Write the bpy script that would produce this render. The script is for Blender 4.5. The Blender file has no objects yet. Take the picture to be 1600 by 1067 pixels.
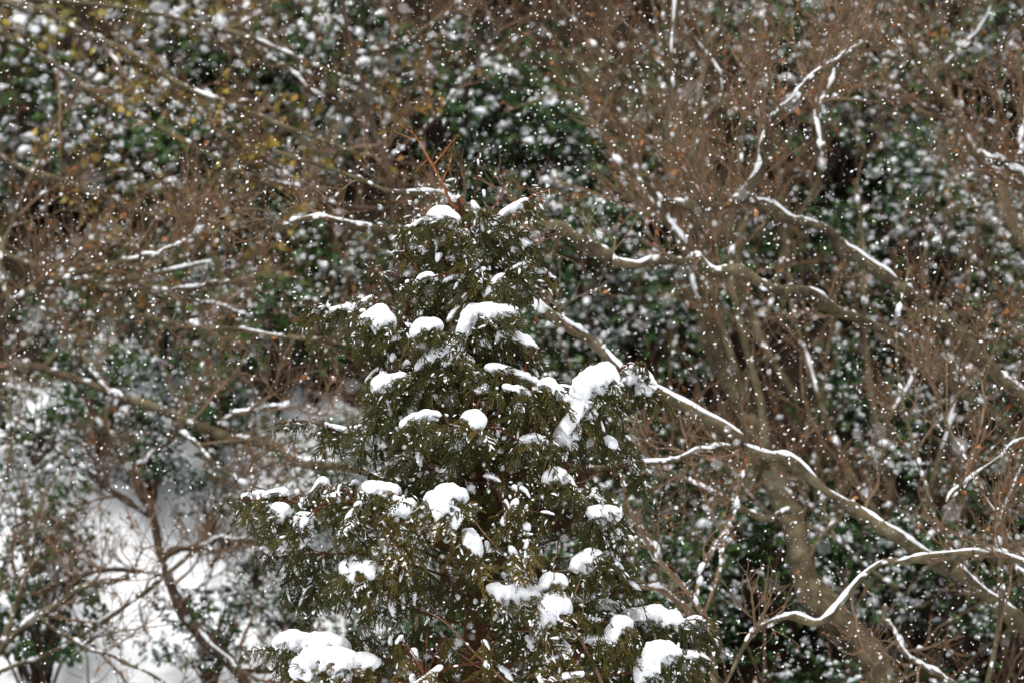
import bpy, math
import numpy as np
from mathutils import Matrix, Vector, noise as mnoise

R = math.radians
C = bpy.context.scene.collection
scene = bpy.context.scene
rng = np.random.default_rng(11)

# ------------------------------------------------------------------ camera, sky, sun, exposure
CZ = 5.0            # eye height; the cypress stands at the origin, 25 m in front of the camera
CAM_Y = -25.0
cam_d = bpy.data.cameras.new('camera')
cam = bpy.data.objects.new('camera', cam_d)
C.objects.link(cam)
cam.location = (0, CAM_Y, CZ)
cam.rotation_euler = (R(90), 0, 0)
cam_d.lens = 200
cam_d.sensor_width = 36
cam_d.clip_start = 0.1
cam_d.clip_end = 500
cam_d.dof.use_dof = True
cam_d.dof.focus_distance = 24.75
cam_d.dof.aperture_fstop = 2.7
cam_d.dof.aperture_blades = 9
scene.camera = cam

SUN_EL, SUN_AZ = R(70), R(205)      # high behind the camera's left shoulder, wrapped in cloud
world = bpy.data.worlds.new('World')
scene.world = world
world.use_nodes = True
wn, wl = world.node_tree.nodes, world.node_tree.links
wn.clear()
sky = wn.new('ShaderNodeTexSky')
sky.sky_type = 'NISHITA'
sky.sun_disc = False
sky.sun_elevation = SUN_EL
sky.sun_rotation = SUN_AZ
sky.air_density = 1.0
sky.dust_density = 4.0
hs = wn.new('ShaderNodeHueSaturation')      # overcast: nearly grey
hs.inputs['Saturation'].default_value = 0.22
bg = wn.new('ShaderNodeBackground')
bg.inputs['Strength'].default_value = 0.095
wo = wn.new('ShaderNodeOutputWorld')
wl.new(sky.outputs[0], hs.inputs['Color'])
wl.new(hs.outputs[0], bg.inputs['Color'])
wl.new(bg.outputs[0], wo.inputs['Surface'])

sun_d = bpy.data.lights.new('sun', 'SUN')
sun_d.energy = 1.5
sun_d.angle = R(22)
sun_d.color = (1.0, 0.97, 0.93)
sun = bpy.data.objects.new('sun', sun_d)
C.objects.link(sun)
sun.rotation_euler = (R(90) - SUN_EL, 0, math.pi - SUN_AZ)
sun.location = (0, -10, 20)

vs = scene.view_settings
vs.view_transform = 'Standard'
vs.look = 'None'
vs.exposure = 1.2
vs.gamma = 1.0
vs.use_curve_mapping = False

# ------------------------------------------------------------------ helpers
SP = 4.5 / 1600.0        # metres per photograph pixel at the cypress


def P(px, py, y=0.0):
    s = SP * (y - CAM_Y) / -CAM_Y
    return np.array([(px - 800) * s, y, CZ - (py - 533.5) * s])


def srgb(r, g, b):
    f = lambda c: (c / 255 / 12.92) if c / 255 <= 0.04045 else ((c / 255 + 0.055) / 1.055) ** 2.4
    return (f(r), f(g), f(b), 1)


def material(name, build):
    m = bpy.data.materials.new(name)
    m.use_nodes = True
    nt = m.node_tree
    b = nt.nodes['Principled BSDF']
    build(nt, b)
    return m


def node(nt, t, **kw):
    n = nt.nodes.new(t)
    for k, v in kw.items():
        if k in n.inputs:
            n.inputs[k].default_value = v
        else:
            setattr(n, k, v)
    return n


def ramp(nt, fac, stops):
    r = nt.nodes.new('ShaderNodeValToRGB')
    e = r.color_ramp.elements
    while len(e) < len(stops):
        e.new(0.5)
    for el, (p, c) in zip(e, stops):
        el.position = p
        el.color = c if len(c) == 4 else (*c, 1)
    nt.links.new(fac, r.inputs[0])
    return r.outputs[0]


def m_snow(nt, b):
    tc = node(nt, 'ShaderNodeTexCoord')
    n1 = node(nt, 'ShaderNodeTexNoise', Scale=45.0, Detail=8.0, Roughness=0.7)
    nt.links.new(tc.outputs['Object'], n1.inputs['Vector'])
    bp = node(nt, 'ShaderNodeBump', Strength=0.8, Distance=0.02)
    nt.links.new(n1.outputs[0], bp.inputs['Height'])
    nt.links.new(bp.outputs[0], b.inputs['Normal'])
    nt.links.new(ramp(nt, n1.outputs[0], [(0.3, (0.80, 0.82, 0.85)), (0.7, (0.87, 0.88, 0.89))]), b.inputs['Base Color'])
    b.inputs['Roughness'].default_value = 0.75
    b.inputs['Specular IOR Level'].default_value = 0.2


def m_flake(nt, b):
    b.inputs['Base Color'].default_value = (0.92, 0.93, 0.94, 1)
    b.inputs['Roughness'].default_value = 0.9


def m_bark(stops, scale=18.0):
    def f(nt, b):
        tc = node(nt, 'ShaderNodeTexCoord')
        n1 = node(nt, 'ShaderNodeTexNoise', Scale=scale, Detail=6.0, Roughness=0.7)
        nt.links.new(tc.outputs['Object'], n1.inputs['Vector'])
        nt.links.new(ramp(nt, n1.outputs[0], stops), b.inputs['Base Color'])
        bp = node(nt, 'ShaderNodeBump', Strength=0.7, Distance=0.01)
        nt.links.new(n1.outputs[0], bp.inputs['Height'])
        nt.links.new(bp.outputs[0], b.inputs['Normal'])
        b.inputs['Roughness'].default_value = 0.9
        b.inputs['Specular IOR Level'].default_value = 0.08
    return f


def m_leaf(stops, rough=0.45, spec=0.25, objrand=0.0):
    """Leaf colour from the leaf's own random value 'var', plus a shift per object."""
    def f(nt, b):
        at = node(nt, 'ShaderNodeAttribute', attribute_name='var')
        src = at.outputs['Fac']
        if objrand:
            oi = node(nt, 'ShaderNodeObjectInfo')
            ma = node(nt, 'ShaderNodeMath', operation='MULTIPLY_ADD')
            ma.inputs[1].default_value = objrand
            nt.links.new(oi.outputs['Random'], ma.inputs[0])
            mb = node(nt, 'ShaderNodeMath', operation='MULTIPLY')
            mb.inputs[1].default_value = 1 - objrand
            nt.links.new(src, mb.inputs[0])
            nt.links.new(mb.outputs[0], ma.inputs[2])
            src = ma.outputs[0]
        nt.links.new(ramp(nt, src, stops), b.inputs['Base Color'])
        b.inputs['Roughness'].default_value = rough
        b.inputs['Specular IOR Level'].default_value = spec
    return f


MAT = {
    'snow': material('snow', m_snow),
    'flake': material('snowflake', m_flake),
    'cypress': material('cypress_scale_leaf', m_leaf(
        [(0.0, (0.016, 0.019, 0.006)), (0.3, (0.034, 0.034, 0.010)), (0.6, (0.076, 0.056, 0.014)), (0.85, (0.122, 0.080, 0.020)), (1.0, (0.165, 0.080, 0.028))],
        0.7, 0.08, objrand=0.45)),
    'brownfrond': material('withered_cypress_leaf', m_leaf([(0.0, (0.030, 0.014, 0.007)), (0.5, (0.075, 0.035, 0.014)), (1.0, (0.13, 0.065, 0.026))], 0.8, 0.05)),
    'redbark': material('cypress_bark', m_bark([(0.3, (0.035, 0.014, 0.008)), (0.6, (0.10, 0.037, 0.019)), (0.8, (0.15, 0.065, 0.035))], 30)),
    'orangetwig': material('young_cypress_bark', m_bark([(0.3, (0.20, 0.065, 0.028)), (0.7, (0.30, 0.11, 0.05))], 40)),
    'cone': material('cypress_cone', m_bark([(0.3, (0.030, 0.007, 0.008)), (0.7, (0.075, 0.018, 0.016))], 60)),
    'bark': material('mossy_grey_bark', m_bark([(0.30, (0.025, 0.018, 0.011)), (0.45, (0.062, 0.048, 0.028)), (0.55, (0.095, 0.078, 0.045)), (0.66, (0.13, 0.112, 0.07)), (0.78, (0.26, 0.24, 0.19))], 9)),
    'palebark': material('pale_mossy_bark', m_bark([(0.30, (0.035, 0.026, 0.016)), (0.42, (0.085, 0.068, 0.042)), (0.55, (0.14, 0.118, 0.075)), (0.64, (0.21, 0.19, 0.14)), (0.78, (0.32, 0.30, 0.25))], 9)),
    'darkbark': material('dark_brown_bark', m_bark([(0.3, (0.030, 0.020, 0.014)), (0.7, (0.080, 0.056, 0.040))], 16)),
    'twig': material('bare_twig_bark', m_bark([(0.3, (0.075, 0.047, 0.028)), (0.7, (0.21, 0.140, 0.088))], 9)),
    'tan': material('tan_stem_bark', m_bark([(0.3, (0.13, 0.068, 0.038)), (0.7, (0.25, 0.15, 0.095))], 30)),
    'dead': material('withered_leaf', m_leaf([(0.0, (0.07, 0.030, 0.014)), (0.5, (0.17, 0.068, 0.024)), (1.0, (0.29, 0.14, 0.06))], 0.8, 0.05)),
    'yellowed': material('faded_yellow_brown_leaf', m_leaf([(0.0, (0.10, 0.045, 0.018)), (0.4, (0.20, 0.12, 0.03)), (0.75, (0.20, 0.16, 0.03)), (1.0, (0.30, 0.22, 0.06))], 0.7, 0.05)),
    'green': material('evergreen_leaf', m_leaf([(0.0, (0.008, 0.021, 0.007)), (0.5, (0.017, 0.046, 0.011)), (0.85, (0.038, 0.080, 0.014)), (1.0, (0.085, 0.12, 0.02))], 0.5, 0.15, objrand=0.2)),
    'olive': material('yellowing_leaf', m_leaf([(0.0, (0.050, 0.055, 0.012)), (0.5, (0.13, 0.115, 0.022)), (1.0, (0.24, 0.185, 0.035))], 0.5, 0.1)),
}


class MB:
    """Collects vertices and faces of one mesh object."""
    def __init__(s):
        s.v, s.q, s.t, s.a, s.n = [], [], [], [], 0

    def add(s, v, q=None, t=None, var=None):
        v = np.asarray(v, float).reshape(-1, 3)
        if q is not None and len(q):
            s.q.append(np.asarray(q, np.int64).reshape(-1, 4) + s.n)
        if t is not None and len(t):
            s.t.append(np.asarray(t, np.int64).reshape(-1, 3) + s.n)
        s.v.append(v)
        s.a.append(np.full(len(v), 0.5) if var is None else np.broadcast_to(var, (len(v),)))
        s.n += len(v)

    def arrays(s):
        V = np.concatenate(s.v)
        q = np.concatenate(s.q) if s.q else np.zeros((0, 4), np.int64)
        t = np.concatenate(s.t) if s.t else np.zeros((0, 3), np.int64)
        return V, q, t, np.concatenate(s.a)

    def mesh(s, name, mat, base=(0, 0, 0), smooth=True):
        V, q, t, a = s.arrays()
        V = V - np.asarray(base)
        me = bpy.data.meshes.new(name)
        me.vertices.add(len(V))
        me.vertices.foreach_set('co', V.astype(np.float32).ravel())
        loops = np.concatenate([q.ravel(), t.ravel()]).astype(np.int32)
        me.loops.add(len(loops))
        me.loops.foreach_set('vertex_index', loops)
        starts = np.concatenate([np.arange(len(q)) * 4, len(q) * 4 + np.arange(len(t)) * 3]).astype(np.int32)
        me.polygons.add(len(starts))
        me.polygons.foreach_set('loop_start', starts)
        me.polygons.foreach_set('use_smooth', np.full(len(starts), smooth))
        me.update(calc_edges=True)
        at = me.attributes.new('var', 'FLOAT', 'POINT')
        at.data.foreach_set('value', a.astype(np.float32))
        me.materials.append(mat)
        return me

    def obj(s, name, mat, parent=None, base=(0, 0, 0), kind=None, smooth=True):
        o = bpy.data.objects.new(name, s.mesh(name, mat, base, smooth))
        C.objects.link(o)
        if parent is not None:
            o.parent = parent
        if kind:
            o['kind'] = kind
        return o


def link(name, me, parent, M=None, kind=None):
    """One more object that shares a mesh already built."""
    o = bpy.data.objects.new(name, me)
    C.objects.link(o)
    o.parent = parent
    if M is not None:
        o.matrix_local = M
    if kind:
        o['kind'] = kind
    return o


def thing(name, label, cat, loc, group=None):
    o = bpy.data.objects.new(name, None)
    C.objects.link(o)
    o.location = loc
    o.empty_display_size = 0.2
    o['label'] = label
    o['category'] = cat
    if group:
        o['group'] = group
    return o


def nrm(v):
    return v / np.maximum(np.linalg.norm(v, axis=-1, keepdims=True), 1e-9)


def tubes(Pt, Rd, sides, mb, cap=True, var=None):
    """A batch of swept tubes: Pt (m,n,3), Rd (m,n)."""
    Pt = np.asarray(Pt, float)
    Rd = np.asarray(Rd, float)
    m, n, _ = Pt.shape
    T = nrm(np.gradient(Pt, axis=1))
    mt = np.abs(nrm(Pt[:, -1] - Pt[:, 0]))
    ref = np.where(mt[:, 2:3] < 0.8, np.array([[0, 0, 1.0]]), np.array([[0, 1.0, 0]]))[:, None, :]
    U = nrm(np.cross(T, ref))
    W = np.cross(U, T)
    th = np.arange(sides) * 2 * math.pi / sides
    V = Pt[:, :, None, :] + Rd[:, :, None, None] * (np.cos(th)[None, None, :, None] * U[:, :, None, :] + np.sin(th)[None, None, :, None] * W[:, :, None, :])
    idx = np.arange(m * n * sides).reshape(m, n, sides)
    a, b = idx[:, :-1, :], idx[:, 1:, :]
    q = np.stack([a, np.roll(a, -1, 2), np.roll(b, -1, 2), b], -1).reshape(-1, 4)
    tr = None
    if cap:
        ring0, ring1 = idx[:, 0, :], idx[:, -1, :]
        f = [np.stack([ring0[:, 0], ring0[:, k + 1], ring0[:, k]], -1) for k in range(1, sides - 1)]
        f += [np.stack([ring1[:, 0], ring1[:, k], ring1[:, k + 1]], -1) for k in range(1, sides - 1)]
        tr = np.concatenate(f)
    vv = None if var is None else np.repeat(np.asarray(var), n * sides)
    mb.add(V, q, tr, vv)


def smooth_path(pts, n):
    """Catmull-Rom through pts (k,d), resampled to n points."""
    p = np.asarray(pts, float)
    if len(p) == 2:
        t = np.linspace(0, 1, n)[:, None]
        return p[0] * (1 - t) + p[1] * t
    q = np.concatenate([[2 * p[0] - p[1]], p, [2 * p[-1] - p[-2]]])
    u = np.linspace(0, len(p) - 1 - 1e-6, n)
    i = u.astype(int)
    f = (u - i)[:, None]
    a, b, c, d = q[i], q[i + 1], q[i + 2], q[i + 3]
    return 0.5 * ((2 * b) + (c - a) * f + (2 * a - 5 * b + 4 * c - d) * f ** 2 + (3 * b - a - 3 * c + d) * f ** 3)


def fbm(V, scale, octv=3, off=0.0):
    o = Vector((off, off * 1.7, -off))
    return np.array([mnoise.fractal(Vector(v) * scale + o, 0.9, 2.1, octv) for v in V])


def snow_body(mb, pts, rad, seed, sides=18, amp=0.35, depth=1.15, flat=0.55, freq=9.0, ring=None, rag=0.0):
    """A lump of settled snow along a path: rounded on top, flatter and ragged beneath."""
    pts = np.asarray(pts, float)
    L = np.linalg.norm(np.diff(pts, axis=0), axis=1).sum()
    n = ring or int(np.clip(L / 0.005, 22, 70))
    path = smooth_path(np.column_stack([pts, rad]), n)
    p, r = path[:, :3], path[:, 3]
    r0, r1 = r[0], r[-1]
    s = np.concatenate([[0], np.cumsum(np.linalg.norm(np.diff(p, axis=0), axis=1))])
    e0, e1 = min(1.3 * r0 / max(L, 1e-4), 0.49), min(1.3 * r1 / max(L, 1e-4), 0.49)
    u = s / max(s[-1], 1e-6)
    prof = np.ones(n)
    k = u < e0
    prof[k] = np.sqrt(np.clip(1 - (1 - u[k] / e0) ** 2, 0.01, 1))
    k = u > 1 - e1
    prof[k] = np.sqrt(np.clip(1 - (1 - (1 - u[k]) / e1) ** 2, 0.01, 1))
    T = nrm(np.gradient(p, axis=0))
    ref = np.array([0, 1.0, 0])
    up = nrm(np.cross(np.broadcast_to(ref, T.shape), T))
    up = np.where(up[:, 2:3] < 0, -up, up)
    side = nrm(np.cross(T, up))
    th = np.arange(sides) * 2 * math.pi / sides
    c, sn = np.cos(th), np.sin(th)
    h = np.where(sn > 0, 1.0, flat)[None, :] * sn[None, :]
    rr = (r * prof)[:, None]
    V = p[:, None, :] + (rr * c[None, :] * depth)[:, :, None] * side[:, None, :] + (rr * h)[:, :, None] * up[:, None, :]
    flatV = V.reshape(-1, 3)
    cen = np.repeat(p, sides, 0)
    d = flatV - cen
    nz = fbm(flatV, freq, 3, seed * 3.1)
    nz2 = fbm(flatV, freq * 4.5, 2, seed * 1.3)
    nz3 = fbm(flatV * np.array([1, 1, 0.35]), freq * 2.2, 2, seed * 2.3)
    low = np.clip(-np.tile(sn, n) + 0.25, 0, 1)
    k = 1 + amp * nz + (0.07 + 0.25 * low) * nz2 + low * rag * nz3
    flatV = cen + d * np.clip(k, 0.25, 1.9)[:, None]
    idx = np.arange(n * sides).reshape(n, sides)
    a, b = idx[:-1], idx[1:]
    q = np.stack([a, np.roll(a, -1, 1), np.roll(b, -1, 1), b], -1).reshape(-1, 4)
    base = n * sides
    allV = np.concatenate([flatV, p[:1], p[-1:]])
    t = [[base, idx[0, (j + 1) % sides], idx[0, j]] for j in range(sides)] + [[base + 1, idx[-1, j], idx[-1, (j + 1) % sides]] for j in range(sides)]
    mb.add(allV, q, t)


# ------------------------------------------------------------------ ground
def ground_z(x, y):
    x = np.asarray(x, float)
    y = np.asarray(y, float)
    z = np.where(y < -14, 3.1 - 0.0 * y, 3.1 - (y + 14) * 0.21)
    z = np.where(y > -5, 1.2 + 0.02 * (y + 5), z)
    rise = np.clip(y - 4.6, 0, None)
    z = z + 0.86 * (np.sqrt(rise ** 2 + 1.0) - 1.0) - 0.25 * np.clip(y - 30, 0, None)
    z = z + 0.10 * np.sin(x * 0.9 + 0.5 * y) + 0.07 * np.sin(1.7 * y - 0.8 * x + 1) + 0.03 * np.sin(4.1 * x + 2.2 * y)
    return z


def axis(core0, core1, step, far, k):
    c = np.arange(core0, core1 + 1e-6, step)
    g = np.cumsum(step * 1.18 ** np.arange(1, k))
    g = g[g < far]
    return np.concatenate([core0 - g[::-1], c, core1 + g])


gx, gy = axis(-4.5, 4.5, 0.07, 90, 60), axis(5.0, 14.0, 0.09, 90, 60)
X, Y = np.meshgrid(gx, gy)
Z = ground_z(X, Y)
# snow lies open in the clearing at the lower left and in a few gaps, leaf litter shows under the trees
patches = [(270, 830, 8.9, 270), (390, 900, 8.4, 230), (190, 650, 9.8, 105), (120, 1010, 7.8, 180), (330, 1040, 7.4, 150), (1610, 345, 11.0, 40)]
snowy = np.zeros_like(X)
for (px, py, yy, rpx) in patches:
    s = SP * (yy + 25) / 25
    cx, r = (px - 800) * s, rpx * s
    zc = CZ - (py - 533.5) * s
    d2 = ((X - cx) / r) ** 2 + ((Z - zc) / (r * 0.8)) ** 2
    snowy = np.maximum(snowy, np.exp(-d2 * 0.9) * (Y > 4))
snowy = np.where((Y < 2.5) | (Y > 16), 1.0, snowy)
gb = MB()
ny, nx = X.shape
idx = np.arange(nx * ny).reshape(ny, nx)
gb.add(np.stack([X, Y, Z], -1), np.stack([idx[:-1, :-1], idx[:-1, 1:], idx[1:, 1:], idx[1:, :-1]], -1), None, snowy.ravel())


def m_ground(nt, b):
    tc = node(nt, 'ShaderNodeTexCoord')
    at = node(nt, 'ShaderNodeAttribute', attribute_name='var')
    n1 = node(nt, 'ShaderNodeTexNoise', Scale=3.2, Detail=7.0, Roughness=0.65)
    n2 = node(nt, 'ShaderNodeTexNoise', Scale=26.0, Detail=4.0, Roughness=0.7)
    for n in (n1, n2):
        nt.links.new(tc.outputs['Object'], n.inputs['Vector'])
    ad = node(nt, 'ShaderNodeMath', operation='ADD')
    nt.links.new(at.outputs['Fac'], ad.inputs[0])
    nt.links.new(n1.outputs[0], ad.inputs[1])
    fac = ramp(nt, ad.outputs[0], [(0.0, (0, 0, 0)), (0.70, (0, 0, 0)), (0.80, (1, 1, 1)), (1.0, (1, 1, 1))])
    litter = ramp(nt, n2.outputs[0], [(0.3, (0.006, 0.005, 0.003)), (0.55, (0.018, 0.012, 0.007)), (0.75, (0.055, 0.028, 0.013))])
    mx = node(nt, 'ShaderNodeMix', data_type='RGBA')
    nt.links.new(fac, mx.inputs[0])
    nt.links.new(litter, mx.inputs[6])
    mx.inputs[7].default_value = (0.84, 0.86, 0.88, 1)
    nt.links.new(mx.outputs[2], b.inputs['Base Color'])
    bp = node(nt, 'ShaderNodeBump', Strength=0.3, Distance=0.04)
    nt.links.new(n2.outputs[0], bp.inputs['Height'])
    nt.links.new(bp.outputs[0], b.inputs['Normal'])
    b.inputs['Roughness'].default_value = 0.9
    b.inputs['Specular IOR Level'].default_value = 0.06


gnd = gb.obj('hillside_ground', material('snowy_ground', m_ground))
gnd['kind'] = 'structure'
gnd['label'] = 'wooded hillside with open snow at the lower left'


def slope_hit(px, py):
    """Where the sight line through a photograph pixel meets the hillside."""
    ys = np.linspace(4.0, 16, 240)
    s = SP * (ys + 25) / 25
    d = CZ - (py - 533.5) * s - ground_z((px - 800) * s, ys)
    k = int(np.argmax(d < 0)) if (d < 0).any() else len(ys) - 1
    return ys[k]


# ------------------------------------------------------------------ bare deciduous trees on the slope
def grow(Pt, Rd, k, l0, l1, bias, bw, side_w, fwd_w, ratio, n, curl, t0=0.15, rmin=0.0016):
    """k side shoots on every path of the batch."""
    m, pn, _ = Pt.shape
    t = rng.uniform(t0, 1.0, (m, k)) * (pn - 1.001)
    i = t.astype(int)
    f = (t - i)[..., None]
    mi = np.arange(m)[:, None]
    pos = Pt[mi, i] * (1 - f) + Pt[mi, i + 1] * f
    tan = nrm(Pt[mi, i + 1] - Pt[mi, i])
    r0 = (Rd[mi, i] * ratio).clip(rmin, None)
    perp = rng.normal(size=(m, k, 3))
    perp = nrm(perp - (perp * tan).sum(-1, keepdims=True) * tan)
    d = nrm(fwd_w * tan + side_w * perp + bw * np.asarray(bias))
    ln = rng.uniform(l0, l1, (m, k)) * (1 - 0.45 * t / pn)
    m2 = m * k
    d, pos, ln, r0 = d.reshape(m2, 3), pos.reshape(m2, 3), ln.reshape(m2), r0.reshape(m2)
    out = np.zeros((m2, n, 3))
    out[:, 0] = pos
    for j in range(1, n):
        d = nrm(d + curl * rng.normal(size=(m2, 3)) + 0.10 * np.asarray(bias))
        out[:, j] = out[:, j - 1] + d * (ln / (n - 1))[:, None]
    rr = r0[:, None] * np.linspace(1, 0.45, n)[None, :]
    return out, rr


def leaf_batch(mb, pos, d, nor, ln, wd, fold=0.25):
    """Folded leaves of four faces: pos (m,3), axis d, normal nor."""
    m = len(pos)
    d = nrm(d)
    sd = nrm(np.cross(d, nor))
    nn = np.cross(sd, d)
    ln, wd = np.asarray(ln).reshape(-1, 1), np.asarray(wd).reshape(-1, 1)
    V = np.stack([pos, pos + d * ln * 0.45 + sd * wd * 0.5 + nn * wd * fold, pos + d * ln - nn * ln * 0.12,
                  pos + d * ln * 0.45 - sd * wd * 0.5 + nn * wd * fold, pos + d * ln * 0.5], 1)
    b = np.arange(m)[:, None] * 5
    t = np.concatenate([b + np.array(x) for x in ([0, 4, 1], [1, 4, 2], [0, 3, 4], [3, 2, 4])])
    mb.add(V, None, t, np.repeat(rng.uniform(0, 1, m), 5))


def dome_batch(mb, pos, d, nor, ln, wd, th):
    """Little pads of snow, each a closed six-sided dome."""
    m = len(pos)
    d = nrm(d)
    sd = nrm(np.cross(d, nor))
    nn = np.cross(sd, d)
    ang = np.arange(6) * math.pi / 3
    jit = rng.uniform(0.75, 1.2, (m, 6))
    rim = pos[:, None, :] + (np.cos(ang)[None, :, None] * jit[..., None] * d[:, None, :] * ln[:, None, None] + np.sin(ang)[None, :, None] * jit[..., None] * sd[:, None, :] * wd[:, None, None]) * 0.5
    top = pos + nn * th[:, None]
    bot = pos - nn * th[:, None] * 0.25
    V = np.concatenate([rim, top[:, None], bot[:, None]], 1)
    b = np.arange(m)[:, None] * 8
    t = [b + np.array([i, (i + 1) % 6, 6]) for i in range(6)] + [b + np.array([(i + 1) % 6, i, 7]) for i in range(6)]
    mb.add(V, None, np.concatenate(t))


def limb_path(pts, y0, y1, n=28):
    k = len(pts)
    q = []
    for i, (px, py, r) in enumerate(pts):
        y = y0 + (y1 - y0) * i / max(k - 1, 1)
        q.append([*P(px, py, y), r * SP * (y + 25) / 25])
    return smooth_path(q, n)


def bare_tree(name, label, cat, limbs, group=None, bark='bark', k1=7, k2=7, k3=6, l1=(0.35, 0.9), l2=(0.2, 0.5), l3=(0.08, 0.26),
              bias=(0, 0, 1), dead=0.3, snow_len=None, twig_r=0.0037, twig_snow=0.10, deadsize=(0.018, 0.034), leafmat='dead'):
    """limbs: (part name, [(px, py, r)], y0, y1, [(u0, u1)] snowy stretches)."""
    first = limb_path(limbs[0][1], limbs[0][2], limbs[0][3])
    base = first[0, :3].copy()
    root = thing(name, label, cat, base, group)
    paths, rads = [], []
    for li, (pname, pts, y0, y1, snow) in enumerate(limbs):
        q = limb_path(pts, y0, y1)
        wob = smooth_path(rng.normal(size=(9, 3)), len(q)) * np.array([1, 1, 1])
        q[:, :3] += wob * (0.30 * q[:, 3:4] + 0.003)
        q[:, 3] *= 1 + 0.16 * smooth_path(rng.normal(size=(11, 1)), len(q))[:, 0]
        q[:, 3] *= (1 + 0.10 * rng.normal(size=len(q))) * {'leaning_tree': 0.78, 'fallen_limb_tree': 0.60, 'crooked_tree': 0.95}.get(name, 0.70)
        mb = MB()
        tubes(q[None, :, :3], q[None, :, 3], 10, mb)
        mb.v[-1] = mb.v[-1] + (fbm(mb.v[-1], 14, 3, li) * 0.25)[:, None] * (mb.v[-1] - np.concatenate([np.repeat(q[:, :3], 10, 0)]))
        o = mb.obj(pname, MAT[bark], root, base)
        paths.append(q[:, :3])
        rads.append(q[:, 3])
        for (u0, u1) in snow:
            u = u0
            while u < u1 - 0.01:                       # broken into uneven runs
                v = min(u1, u + rng.uniform(0.25, 0.7))
                ii = np.linspace(u, v, 8) * (len(q) - 1)
                pp = np.array([[np.interp(x, np.arange(len(q)), q[:, c]) for c in range(4)] for x in ii])
                th = rng.uniform(0.55, 0.85)
                env = np.array([0.55, 0.8, 1, 1, 1, 1, 0.8, 0.55])
                tt = nrm(np.gradient(pp[:, :3], axis=0))
                upn = np.array([0, -0.12, 1.0]) - (tt @ np.array([0, -0.12, 1.0]))[:, None] * tt
                upn = nrm(upn + np.abs(tt[:, 2:3]) ** 3 * np.array([-0.5, -0.6, 0]))
                ctr = pp[:, :3] + upn * 0.80 * pp[:, 3:4]
                rr = (pp[:, 3] * 0.55 + 0.0045) * th * (1 + 0.32 * rng.normal(size=8)).clip(0.5, 1.7) * env
                rr = np.minimum(rr, 0.020)
                sm = MB()
                snow_body(sm, ctr, rr, li * 7 + u * 31 + len(label), sides=9, amp=0.35, freq=14, ring=int(12 + 40 * (v - u)), flat=0.8, depth=1.3)
                so = bpy.data.objects.new('snow_cap', sm.mesh('snow_cap', MAT['snow'], base))
                C.objects.link(so)
                so.parent = o
                u = v + (rng.uniform(0.0, 0.05) if rng.random() < 0.45 else -0.012)
    A, Ar = np.stack(paths), np.stack(rads)
    k1, k2, k3 = max(2, round(k1 * 0.85)), max(2, round(k2 * 0.75)), max(2, round(k3 * 1.0))
    B, Br = grow(A, Ar.clip(0, 0.02), k1, *l1, bias, 0.55, 0.8, 0.7, 0.55, 7, 0.22)
    D, Dr = grow(B, Br, k2, *l2, bias, 0.35, 0.75, 0.8, 0.6, 5, 0.22)
    E, Er = grow(D, Dr.clip(twig_r * 0.7, None), k3, *l3, bias, 0.3, 0.75, 0.8, 0.65, 4, 0.2, rmin=twig_r * 0.5)
    tw = MB()
    tubes(B, Br, 5, tw)
    tubes(D, Dr.clip(twig_r * 0.8, None), 3, tw, cap=False)
    tubes(E, Er.clip(twig_r * 0.5, twig_r), 3, tw, cap=False)
    tw.obj('twigs', MAT['twig'], root, base, 'stuff')
    if dead:
        m = int(len(E) * dead * 1.2)
        ii = rng.integers(0, len(E), m)
        lm = MB()
        jj = rng.integers(1, 4, m)
        dd = nrm(rng.normal(size=(m, 3)) + np.array([0, 0, -0.8]))
        ln = rng.uniform(*deadsize, m) * np.exp(rng.normal(0, 0.3, m))
        leaf_batch(lm, E[ii, jj], dd, rng.normal(size=(m, 3)), ln, ln * rng.uniform(0.45, 0.8, m), 0.3)
        lm.obj('withered_leaves', MAT[leafmat], root, base, 'stuff')
    if twig_snow:
        SN = MB()
        for q3, r3 in zip(paths, rads):
            mm = 26
            jj = rng.integers(1, len(q3) - 1, mm)
            al = rng.normal(0, 0.9, mm)
            of = np.stack([np.sin(al) * 0.5, -np.abs(np.sin(al)) * 0.8, np.cos(al)], -1)
            ps = q3[jj] + of * r3[jj, None] * 0.95 + rng.normal(size=(mm, 3)) * 0.004
            ss = np.exp(rng.normal(0, 0.5, mm)) * 0.016
            dome_batch(SN, ps, q3[jj + 1] - q3[jj], of, ss * 1.8, ss * 0.9, ss * 0.35)
        for (Q, Qr, frac) in ((B, Br, twig_snow * 4), (D, Dr, twig_snow)):
            m = int(len(Q) * frac)
            if not m:
                continue
            ii = rng.choice(len(Q), m, replace=False)
            j = rng.integers(0, Q.shape[1] - 1, m)
            seg = Q[ii, j + 1] - Q[ii, j]
            flat_ok = np.abs(nrm(seg)[:, 2]) < 0.8
            ii, j, seg = ii[flat_ok], j[flat_ok], seg[flat_ok]
            rad = Qr[ii, j] + 0.0015
            ps = Q[ii, j] + seg * 0.5 + np.array([0, 0, 1]) * rad[:, None]
            dome_batch(SN, ps, seg, np.broadcast_to([0, 0, 1.0], seg.shape), np.linalg.norm(seg, axis=1) * rng.uniform(0.5, 1.1, len(ii)), rad * 2.4 + 0.004, rad * 1.2 + 0.004)
        if SN.n:
            SN.obj('twig_snow', MAT['snow'], root, base, 'stuff')
    return root


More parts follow.
